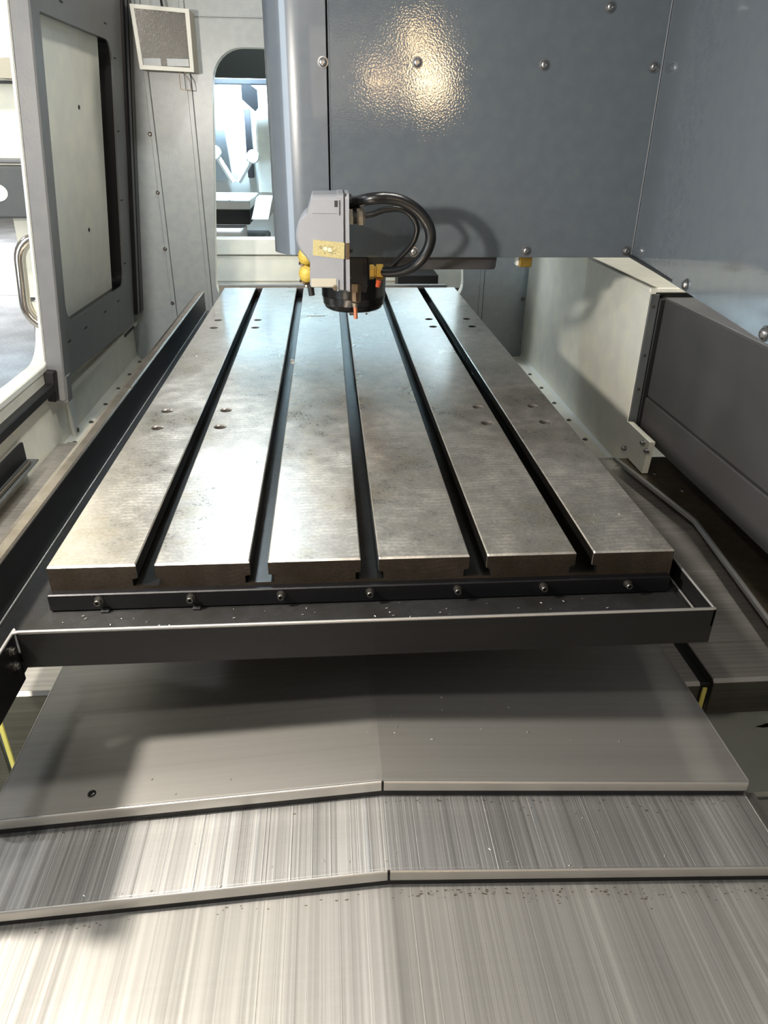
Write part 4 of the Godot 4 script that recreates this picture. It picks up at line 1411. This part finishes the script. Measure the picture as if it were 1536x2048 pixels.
	prism(s, lid, Vector3(a0.x, 0, zf) + o, Vector3.BACK, Vector3.UP, Vector3(a1.x - a0.x, 0, 0))
	build(s, "lid", M.silver_paint, t)
	s = begin()
	cap_screw(s, 0.004, 0.005)
	var lscr := proto(s, M.black_metal)
	for q in [[0.2171, -0.012], [0.2880, -0.012], [0.2880, -0.07], [0.1635, -0.07]]:
		var y: float = q[0]
		again(lscr, "lid_screw", t, Vector3(a1.x, y, zf + q[1]) + o, facing(Vector3.RIGHT))
	# worn label, folded round the edge
	s = begin()
	var lp := PackedVector2Array([Vector2(-0.0554, 0.2333), Vector2(-0.0087, 0.2288), Vector2(-0.0092, 0.2055), Vector2(-0.0567, 0.2109)])
	var uv := [Vector2(0, 0), Vector2(1, 0), Vector2(1, 1), Vector2(0, 1)]
	flat(s)
	var lf := []
	for q in lp: lf.append(Vector3(q.x, q.y, zf + 0.0009) + o)
	for w in [[0, 1, 2], [0, 2, 3]]:
		for i in w:
			s.set_uv(uv[i]); s.add_vertex(lf[i])
	for i in 4:
		var j := (i + 1) % 4
		s.set_uv(Vector2(0.02, 0.02))
		quad(s, lf[i], lf[j], lf[j] - Vector3(0, 0, 0.0009), lf[i] - Vector3(0, 0, 0.0009), lf[i] + lf[j] - lf[0] - lf[2])
	build(s, "label", label_material(), t, "yellowed label with a worn round pattern")
	s = begin()
	a0 = Vector2(-0.0067, 0.2048); a1 = Vector2(-0.0015, 0.2285)
	bx(s, Vector3(a0.x, a0.y, zf - 0.02) + o, Vector3(a1.x + 0.0003, a1.y, zf + 0.0006) + o, 0.0002)
	build(s, "label_flap", M.bronze, t)
	# ---- yellow ball-joint nozzles at its left
	for i in 2:
		var yy: float = [0.1965, 0.169][i]
		t = thing("yellow_nozzle", ["upper yellow coolant nozzle at the left of the silver box", "lower yellow coolant nozzle with a black tip, left of the silver box"][i], "nozzle", Vector3(-0.068, yy, -0.63), "yellow coolant nozzles on the spindle")
		s = begin()
		var ax := Vector3(0.35, [0.9, 1.0][i], 0.1).normalized()
		lathe(s, [[0.0, -0.0135], [0.009, -0.0125], [0.0135, -0.006], [0.0145, 0.0], [0.0135, 0.008], [0.0105, 0.0125], [0.0, 0.0135]], Vector3.ZERO, ax, 12)
		build(s, "knuckle", M.yellow, t)
		s = begin()
		lathe(s, [[0.0, -0.017], [0.009, -0.017], [0.009, -0.013], [0.0, -0.013]], Vector3.ZERO, ax, 14)
		build(s, "collar", M.bronze, t)
		if i == 1:
			s = begin()
			tube(s, [Vector3(0.0, -0.014, 0.0), Vector3(-0.002, -0.022, 0.002)], 0.0045, 12)
			build(s, "stem", M.nickel, t)
			s = begin()
			lathe(s, [[0.0, 0.0], [0.0055, 0.0], [0.005, -0.017], [0.0, -0.017]], Vector3(0.004, -0.018, 0.004), Vector3(-0.12, 1, 0), 14)
			build(s, "tip", M.rubber, t)
	# ---- cable and hose
	t = thing("thin_cable", "thin black cable looping from the brass gland on the silver box", "cable", Vector3(0.0, 0.25, -0.6))
	o = -t.position
	s = begin()
	tube(s, spline([Vector3(0.0178, 0.2622, -0.570), Vector3(0.0354, 0.2659, -0.570), Vector3(0.0529, 0.2716, -0.570), Vector3(0.0773, 0.2732, -0.570), Vector3(0.0944, 0.2647, -0.570), Vector3(0.1043, 0.2468, -0.570), Vector3(0.0999, 0.2237, -0.580), Vector3(0.0817, 0.1983, -0.600), Vector3(0.0692, 0.1796, -0.620), Vector3(0.0556, 0.1627, -0.660)].map(func(p): return p + o), 8), 0.0045, 14)
	build(s, "cable", M.hose, t)
	s = begin()
	var gp := Vector3(0.0003, 0.2621, -0.570) + o
	lathe(s, [[0.0, 0.0], [0.0125, 0.0], [0.0125, 0.005], [0.0, 0.005]], gp, Vector3(1, 0.03, 0), 6)
	lathe(s, [[0.0, 0.011], [0.0130, 0.011], [0.0140, 0.014], [0.0140, 0.020], [0.010, 0.0235], [0.0, 0.0235]], gp, Vector3(1, 0.03, 0), 6)
	build(s, "gland", M.nickel, t, "brass coloured cable gland")
	s = begin()
	lathe(s, [[0.0, 0.005], [0.0105, 0.005], [0.0105, 0.011], [0.0, 0.011]], gp, Vector3(1, 0.03, 0), 16)
	build(s, "gland_seal", M.rubber, t)
	t = thing("thick_hose", "thick glossy black hose looping round the thin cable to the brass fitting", "hose", Vector3(0.06, 0.17, -0.6))
	o = -t.position
	s = begin()
	tube(s, spline([Vector3(-0.0056, 0.2711, -0.605), Vector3(0.0105, 0.2815, -0.575), Vector3(0.0300, 0.2888, -0.545), Vector3(0.0560, 0.2903, -0.545), Vector3(0.0807, 0.2850, -0.545), Vector3(0.1036, 0.2713, -0.545), Vector3(0.1188, 0.2518, -0.545), Vector3(0.1227, 0.2304, -0.545), Vector3(0.1142, 0.2079, -0.550), Vector3(0.0977, 0.1891, -0.565), Vector3(0.0785, 0.1774, -0.595), Vector3(0.0581, 0.1718, -0.625)].map(func(p): return p + o), 9), 0.0084, 18)
	build(s, "hose", M.hose, t)
	s = begin()
	var hp := Vector3(0.0344, 0.1710, -0.630) + o
	lathe(s, [[0.0, 0.0], [0.0118, 0.0], [0.0118, 0.007], [0.0095, 0.008], [0.0095, 0.010], [0.0125, 0.011], [0.0125, 0.022], [0.0105, 0.0245], [0.0, 0.0245]], hp, Vector3.RIGHT, 6, false, 0.5)
	build(s, "brass_fitting", M.brass, t, "brass hex fitting")
	s = begin()
	lathe(s, [[0.0, 0.0], [0.0045, 0.0], [0.0035, -0.011], [0.0, -0.011]], hp + Vector3(0.015, -0.012, 0.008), Vector3(0.2, 1, 0), 12)
	build(s, "orange_plug", M.orange, t, "small orange plug")

func label_material() -> StandardMaterial3D:
	var w := 192
	var h := 96
	var im := Image.create(w, h, false, Image.FORMAT_RGB8)
	var nz := FastNoiseLite.new()
	nz.seed = 77; nz.frequency = 0.07
	var r := RandomNumberGenerator.new()
	r.seed = 99
	for y in h:
		for x in w:
			var n := nz.get_noise_2d(x, y)
			im.set_pixel(x, y, Color(0.63 + n * 0.08, 0.59 + n * 0.08, 0.42 + n * 0.09))
	for i in 34:                                           # faded ring of print marks
		var a := r.randf() * TAU
		var d := r.randf_range(0.7, 1.15)
		var p := Vector2i(int(88 + cos(a) * 52 * d), int(48 + sin(a) * 24 * d))
		im.fill_rect(Rect2i(p, Vector2i(r.randi_range(3, 8), r.randi_range(3, 6))), Color(0.40, 0.38, 0.29))
	for y in h:
		for x in w:
			for c in [Vector2(74, 46), Vector2(100, 50)]:
				var d := Vector2(x, y).distance_to(c)
				if d < 13.0: im.set_pixel(x, y, im.get_pixel(x, y).lerp(Color(0.80, 0.79, 0.70), 0.8))
				elif d < 16.0: im.set_pixel(x, y, im.get_pixel(x, y).lerp(Color(0.45, 0.43, 0.33), 0.6))
	var m := mat(Color.WHITE, 0.0, 0.4)
	m.albedo_texture = ImageTexture.create_from_image(im)
	return m

func work_lamp() -> void:
	var t := thing("work_lamp", "square work lamp with prismatic diffuser high on the grey far wall", "lamp", Vector3(-0.435, 0.505, -1.65))
	var o := -t.position
	var zf := -1.565
	# outline of the front, slightly skewed as it hangs
	var A := [Vector2(-0.502, 0.648), Vector2(-0.361, 0.640), Vector2(-0.362, 0.507), Vector2(-0.496, 0.511)]
	var s := begin()
	prism(s, PackedVector2Array([A[3], A[2], A[1], A[0]]), Vector3(0, 0, zf - 0.006) + o, Vector3.RIGHT, Vector3.UP, Vector3(0, 0, -0.0785))
	build(s, "housing", M.cream_dirt, t)
	s = begin()
	var inner := PackedVector2Array()
	var outer := PackedVector2Array()
	for q in A:
		outer.append(q)
		inner.append(q + Vector2(-signf(q.x + 0.43), -signf(q.y - 0.58)) * 0.009)
	ring_plate(s, outer, inner, Vector2(-0.43, 0.577), Vector3(0, 0, zf) + o, Vector3.RIGHT, Vector3.UP, Vector3(0, 0, -0.006))
	build(s, "frame", M.white, t)
	s = begin()
	prism(s, PackedVector2Array([inner[3], inner[2], inner[1], inner[0]]), Vector3(0, 0, zf - 0.002) + o, Vector3.RIGHT, Vector3.UP, Vector3(0, 0, -0.003))
	build(s, "diffuser", M.prism, t)
	for q in [[-0.486, -0.442], [-0.427, -0.373]]:
		s = begin()
		bx(s, Vector3(q[0], 0.519, zf - 0.002) + o, Vector3(q[1], 0.535, zf - 0.0006) + o, 0.0003)
		build(s, "tape_strip", M.light_grey, t)
	# wire hook and cable
	s = begin()
	var h := [Vector3(-0.405, 0.507, -1.60), Vector3(-0.405, 0.470, -1.60), Vector3(-0.378, 0.468, -1.60), Vector3(-0.380, 0.490, -1.60), Vector3(-0.392, 0.507, -1.60)]
	for i in 4: tube(s, [h[i] + o, h[i + 1] + o], 0.0012, 6)
	build(s, "wire_hook", M.nickel, t)
	s = begin()
	tube(s, [Vector3(-0.430, 0.64, -1.60) + o, Vector3(-0.438, 0.72, -1.62) + o, Vector3(-0.45, 1.1, -1.63) + o], 0.003, 8)
	build(s, "cord", M.rubber, t)

func unseen_led_lamp() -> void:
	# unseen cold lamp above the view at the far left, placed to light the table
	var at := Vector3(-0.30, 0.80, -1.25)
	var to := Vector3(0.0, 0.0, -0.72)
	var t := thing("unseen_led_lamp", "unseen cold white lamp out of view at the far left, lighting the table", "lamp", at)
	var f := frame_of(to - at)
	var tr := Transform3D(f, Vector3.ZERO)
	var s := begin()
	bx(s, Vector3(-0.07, -0.05, -0.05), Vector3(0.07, 0.05, -0.004), 0.004, tr)
	bx(s, Vector3(-0.07, -0.054, -0.05), Vector3(0.07, -0.05, 0.03), 0.001, tr)
	bx(s, Vector3(-0.07, 0.05, -0.05), Vector3(0.07, 0.054, 0.03), 0.001, tr)
	bx(s, Vector3(-0.074, -0.054, -0.05), Vector3(-0.07, 0.054, 0.03), 0.001, tr)
	bx(s, Vector3(0.07, -0.054, -0.05), Vector3(0.074, 0.054, 0.03), 0.001, tr)
	build(s, "housing", M.charcoal, t)
	s = begin()
	bx(s, Vector3(-0.066, -0.046, -0.0035), Vector3(0.066, 0.046, 0.0), 0.001, tr)
	build(s, "diffuser", glow(Color(0.84, 0.93, 1.0), 8.0), t)
	s = begin()
	tube(s, [f * Vector3(0, 0, -0.05), Vector3(0, 0.1, -0.2), Vector3(0, 0.1, -0.395)], 0.008, 8)
	build(s, "arm", M.charcoal, t)
	spot("unseen_led_light", at + (to - at).normalized() * 0.012, to, Color(0.84, 0.93, 1.0), 0.33, 0.05, 52.0)

func sliding_door() -> void:
	var k := 0.1
	var up := Vector3(k, 1.0, 0).normalized()
	var t := thing("sliding_door", "grey sliding door with a rounded beige recess and a tube handle", "door", Vector3(-0.59, 0, 0))
	t.basis = Basis(Vector3(1, -k, 0).normalized(), up, Vector3.BACK)
	# frame sheet with its rounded window opening; local x = inwards, y = up, z
	var outer := PackedVector2Array([Vector2(-1.568, -0.128), Vector2(-0.955, -0.100), Vector2(-0.955, 1.1), Vector2(-1.568, 1.1)])
	var inner := rounded([Vector2(-1.468, 0.0), Vector2(-0.972, 0.008), Vector2(-0.957, 0.20), Vector2(-0.962, 0.262), Vector2(-0.990, 0.30), Vector2(-0.990, 0.563), Vector2(-1.468, 0.563)], [0.03, 0.045, 0.01, 0.015, 0.0, 0.004, 0.05], 5)
	inner = rounded([Vector2(-1.468, 0.0), Vector2(-0.975, 0.008), Vector2(-0.975, 0.563), Vector2(-1.468, 0.563)], [0.03, 0.045, 0.004, 0.05], 6)
	var s := begin()
	ring_plate(s, outer, inner, Vector2(-1.22, 0.28), Vector3(0.0, 0, 0), Vector3.BACK, Vector3.UP, Vector3(-0.004, 0, 0))
	build(s, "frame_sheet", M.grey_paint, t)
	s = begin()
	var rim := PackedVector2Array()
	for q in inner: rim.append(q + (q - Vector2(-1.22, 0.28)).normalized() * 0.004)
	ring_plate(s, rim, inner, Vector2(-1.22, 0.28), Vector3(-0.004, 0, 0), Vector3.BACK, Vector3.UP, Vector3(-0.035, 0, 0))
	build(s, "window_reveal", M.seal, t)
	# beige pan behind the opening: flat field, fold, outer strip
	s = begin()
	bx(s, Vector3(-0.052, -0.03, -1.412), Vector3(-0.016, 0.60, -0.955), 0.006)
	build(s, "beige_pan", M.beige, t, "beige inner panel")
	s = begin()
	bx(s, Vector3(-0.052, -0.03, -1.50), Vector3(-0.040, 0.60, -1.412), 0.002)
	build(s, "pan_border", M.beige, t)
	s = begin()
	lathe(s, [[0.0045, 0.0], [0.004, 0.0015], [0.0, 0.0018]], Vector3.ZERO, Vector3.BACK, 10)
	var sc := proto(s, M.socket)
	for q in [Vector2(0.166, -1.235), Vector2(0.416, -0.995), Vector2(0.418, -1.224)]:
		again(sc, "pan_screw", t, Vector3(-0.0158, q.x, q.y), facing(Vector3.RIGHT))
	# folded front post
	s = begin()
	bx(s, Vector3(-0.032, -0.145, -0.954), Vector3(0.004, 1.1, -0.916), 0.003)
	build(s, "front_post", M.grey_paint, t)
	s = begin()
	bx(s, Vector3(-0.0375, -0.06, -0.919), Vector3(-0.0322, 1.1, -0.9135), 0.001)
	build(s, "edge_trim", M.white, t)
	s = begin()
	bx(s, Vector3(-0.004, -0.150, -0.952), Vector3(0.006, -0.09, -0.920), 0.002)
	build(s, "guide_shoe", M.grey_paint, t)
	s = begin()
	bx(s, Vector3(-0.03, -0.14, -0.915), Vector3(-0.010, -0.075, -0.895), 0.002)
	build(s, "roller_block", M.rubber, t)
	# dark slots along the window
	s = begin()
	bx(s, Vector3(0, -0.0016, -0.010), Vector3(0.0006, 0.0016, 0.010))
	var sl := proto(s, M.socket)
	for q in [Vector2(0.594, -1.102), Vector2(0.594, -1.419), Vector2(0.531, -1.49), Vector2(0.373, -1.49), Vector2(0.212, -1.49), Vector2(0.053, -1.49), Vector2(-0.03, -1.40), Vector2(-0.03, -1.269), Vector2(-0.03, -1.102), Vector2(-0.03, -0.98)]:
		again(sl, "slot", t, Vector3(0.0, q.x, q.y))
	# tube handle on the outer side
	s = begin()
	var h := []
	var hx := -0.085
	h.append(Vector3(-0.02, 0.178, -0.985))
	for i in 9:
		var a := PI * 0.5 * i / 8.0
		h.append(Vector3(hx + 0.05 - sin(a) * 0.05, 0.178 - 0.05 + cos(a) * 0.05, -0.985))
	for i in 9:
		var a := PI * 0.5 * i / 8.0
		h.append(Vector3(hx + 0.05 - cos(a) * 0.05, 0.045 - sin(a) * 0.05, -0.985))
	h.append(Vector3(-0.02, -0.005, -0.985))
	tube(s, h, 0.0115, 18)
	build(s, "handle", M.chrome, t, "polished tube handle")

func outside() -> void:
	# what stands in the hall at the left, seen past the door
	var t := thing("neighbour_cabinet", "pale beige machine cabinet standing outside at the far left, behind the tube handle", "cabinet", Vector3(-0.9, -1.1, -2.0))
	var o := -t.position
	var s := begin()
	bx(s, Vector3(-1.023, 0.134, -2.3) + o, Vector3(-0.70, 1.6, -1.9) + o, 0.004)
	build(s, "upper_body", M.beige, t)
	s = begin()
	bx(s, Vector3(-1.6, 0.29, -2.35) + o, Vector3(-1.024, 1.6, -1.95) + o, 0.004)
	build(s, "side_body", M.beige, t)
	s = begin()
	prism(s, PackedVector2Array([Vector2(-1.018, 0.130), Vector2(-0.70, 0.130), Vector2(-0.70, -0.12), Vector2(-1.022, -0.12)]), Vector3(0, 0, -1.91) + o, Vector3.RIGHT, Vector3.UP, Vector3(0, 0, -0.3))
	build(s, "lower_body", M.beige, t)
	s = begin()
	bx(s, Vector3(-1.026, -1.1, -2.2) + o, Vector3(-0.70, -0.122, -1.912) + o, 0.004)
	build(s, "kick_plate", M.charcoal, t, "charcoal kick plate")
	s = begin()
	lathe(s, [[0.012, 0.0], [0.010, 0.004], [0.0, 0.006]], Vector3.ZERO, Vector3.BACK, 12)
	var rv := proto(s, M.screw)
	for q in [Vector2(-0.935, -0.155), Vector2(-1.005, -0.165), Vector2(-1.008, -0.26), Vector2(-1.012, -0.345), Vector2(-0.94, -0.39)]:
		again(rv, "rivet", t, Vector3(q.x, q.y, -1.912) + o)
	t = thing("pendant_box", "charcoal box with a pale oval slot hanging outside beside the door post", "control box", Vector3(-0.98, 0.13, -1.86))
	o = -t.position
	s = begin()
	bx(s, Vector3(-1.3, 0.134, -1.88) + o, Vector3(-0.90, 0.277, -1.80) + o, 0.006)
	build(s, "body", M.charcoal, t)
	s = begin()
	bx(s, Vector3(-1.3, 0.283, -1.87) + o, Vector3(-0.905, 0.296, -1.80) + o, 0.004)
	build(s, "cap", M.grey_paint, t)
	s = begin()
	var oval := PackedVector2Array()
	for k in 20:
		var a := PI * (0.5 - k / 19.0)
		oval.append(Vector2(-1.005 + cos(a) * 0.03, 0.205 + sin(a) * 0.024))
	oval.append(Vector2(-1.14, 0.172)); oval.append(Vector2(-1.14, 0.238))
	prism(s, oval, Vector3(0, 0, -1.799) + o, Vector3.RIGHT, Vector3.UP, Vector3(0, 0, -0.004))
	build(s, "pale_slot", M.beige, t)
	var cols := [Color(0.75, 0.18, 0.2), Color(0.85, 0.82, 0.85), Color(0.85, 0.75, 0.25), Color(0.5, 0.6, 0.75)]
	for i in 4:
		s = begin()
		bx(s, Vector3(-1.06 + 0.012 * (i % 2), 0.186 + 0.010 * i, -1.799) + o, Vector3(-1.03 + 0.012 * (i % 2), 0.196 + 0.010 * i, -1.7975) + o, 0.0004)
		build(s, "sticker", mat(cols[i], 0.0, 0.5), t)
	t = thing("grey_hood_band", "grey folded metal band across the cabinet at the upper left", "cover", Vector3(-1.0, 0.49, -1.88))
	o = -t.position
	s = begin()
	prism(s, PackedVector2Array([Vector2(-1.3, 0.52), Vector2(-0.955, 0.548), Vector2(-0.955, 0.502), Vector2(-1.3, 0.505)]), Vector3(0, 0, -1.84) + o, Vector3.RIGHT, Vector3.UP, Vector3(0, 0, -0.05))
	build(s, "left_sheet", M.light_grey, t)
	s = begin()
	prism(s, PackedVector2Array([Vector2(-0.953, 0.548), Vector2(-0.75, 0.560), Vector2(-0.75, 0.495), Vector2(-0.945, 0.500)]), Vector3(0, 0, -1.838) + o, Vector3.RIGHT, Vector3.UP, Vector3(0, 0, -0.05))
	build(s, "right_sheet", M.cream_dirt, t)
	s = begin()
	bx(s, Vector3(-1.2, 0.488, -1.88) + o, Vector3(-0.75, 0.4945, -1.845) + o, 0.001)
	build(s, "dark_rail", M.rubber, t)  # thin dark bar along the underside of the band

func flecks() -> void:
	# a few chips that can be picked out, then the fine swarf as one object
	var spots := [
		[Vector3(-0.064, 0.0006, -1.077), Vector3(0.046, 0.0012, 0.004), "long pale sliver of metal on the table behind the spindle nose"],
		[Vector3(-0.105, -0.010, -0.741), Vector3(0.010, 0.008, 0.012), "silver chip caught in the second T-slot"],
		[Vector3(-0.275, -0.195, 0.103), Vector3(0.008, 0.002, 0.006), "dark droplet on the matt cover plate near the left"],
	]
	for q in spots:
		var t := thing("metal_chip", q[2], "chip", q[0])
		var s := begin()
		if q[2].begins_with("dark"):
			lathe(s, [[0.0, 0.0], [0.0042, 0.0], [0.0036, 0.0012], [0.0018, 0.0018], [0.0, 0.002]], Vector3.ZERO, Vector3(-0.07, 1, 0), 12, true)
			build(s, "drop", M.oil, t)
			continue
		var e: Vector3 = q[1] * 0.5
		var P := []
		for i in 8:
			var v := Vector3(-1 if i & 1 else 1, -1 if i & 2 else 1, -1 if i & 4 else 1)
			P.append(v * e * Vector3(rng.randf_range(0.7, 1.0), rng.randf_range(0.7, 1.0), rng.randf_range(0.6, 1.0)))
		flat(s)
		for f in [[0, 1, 3, 2], [4, 5, 7, 6], [0, 1, 5, 4], [2, 3, 7, 6], [0, 2, 6, 4], [1, 3, 7, 5]]:
			quad(s, P[f[0]], P[f[1]], P[f[2]], P[f[3]], P[f[0]] + P[f[2]])
		build(s, "shard", M.fleck, t)
	var st := begin()
	flat(st)
	bx(st, Vector3(-0.0016, 0, -0.0006), Vector3(0.0016, 0.0007, 0.0006), 0.0003)
	st.generate_normals()
	var mm := MultiMesh.new()
	mm.transform_format = MultiMesh.TRANSFORM_3D
	mm.mesh = st.commit()
	var tf := []
	for i in 150:
		var sc := rng.randf_range(0.25, 0.9)
		var b := Basis(Vector3.UP, rng.randf() * TAU).scaled(Vector3(sc, sc, sc))
		var x := rng.randf_range(-0.3, 0.3)
		match i % 5:
			0, 1: tf.append(Transform3D(b, Vector3(x, -0.0465, rng.randf_range(0.012, 0.06))))
			2: tf.append(Transform3D(b, Vector3(x, -0.1752 - absf(x - 0.006) * 0.072, rng.randf_range(0.0, 0.115))))
			3: tf.append(Transform3D(b, Vector3(x, -0.1962 - absf(x - 0.006) * 0.072, 0.203 - rng.randf() * rng.randf() * 0.06)))
			_:
				var land := rng.randi_range(0, 5)
				tf.append(Transform3D(b, Vector3(-0.275 + land * 0.11 + rng.randf_range(-0.03, 0.03), 0.0002, -rng.randf_range(0.02, 1.0))))
	mm.instance_count = tf.size()
	for i in tf.size(): mm.set_instance_transform(i, tf[i])
	var o := MultiMeshInstance3D.new()
	o.name = "metal_swarf"
	o.multimesh = mm
	o.material_override = M.fleck
	add_child(o)
	tag(o, "tiny bright metal flecks scattered over the table, tray and cover plates", "swarf", "", "stuff")
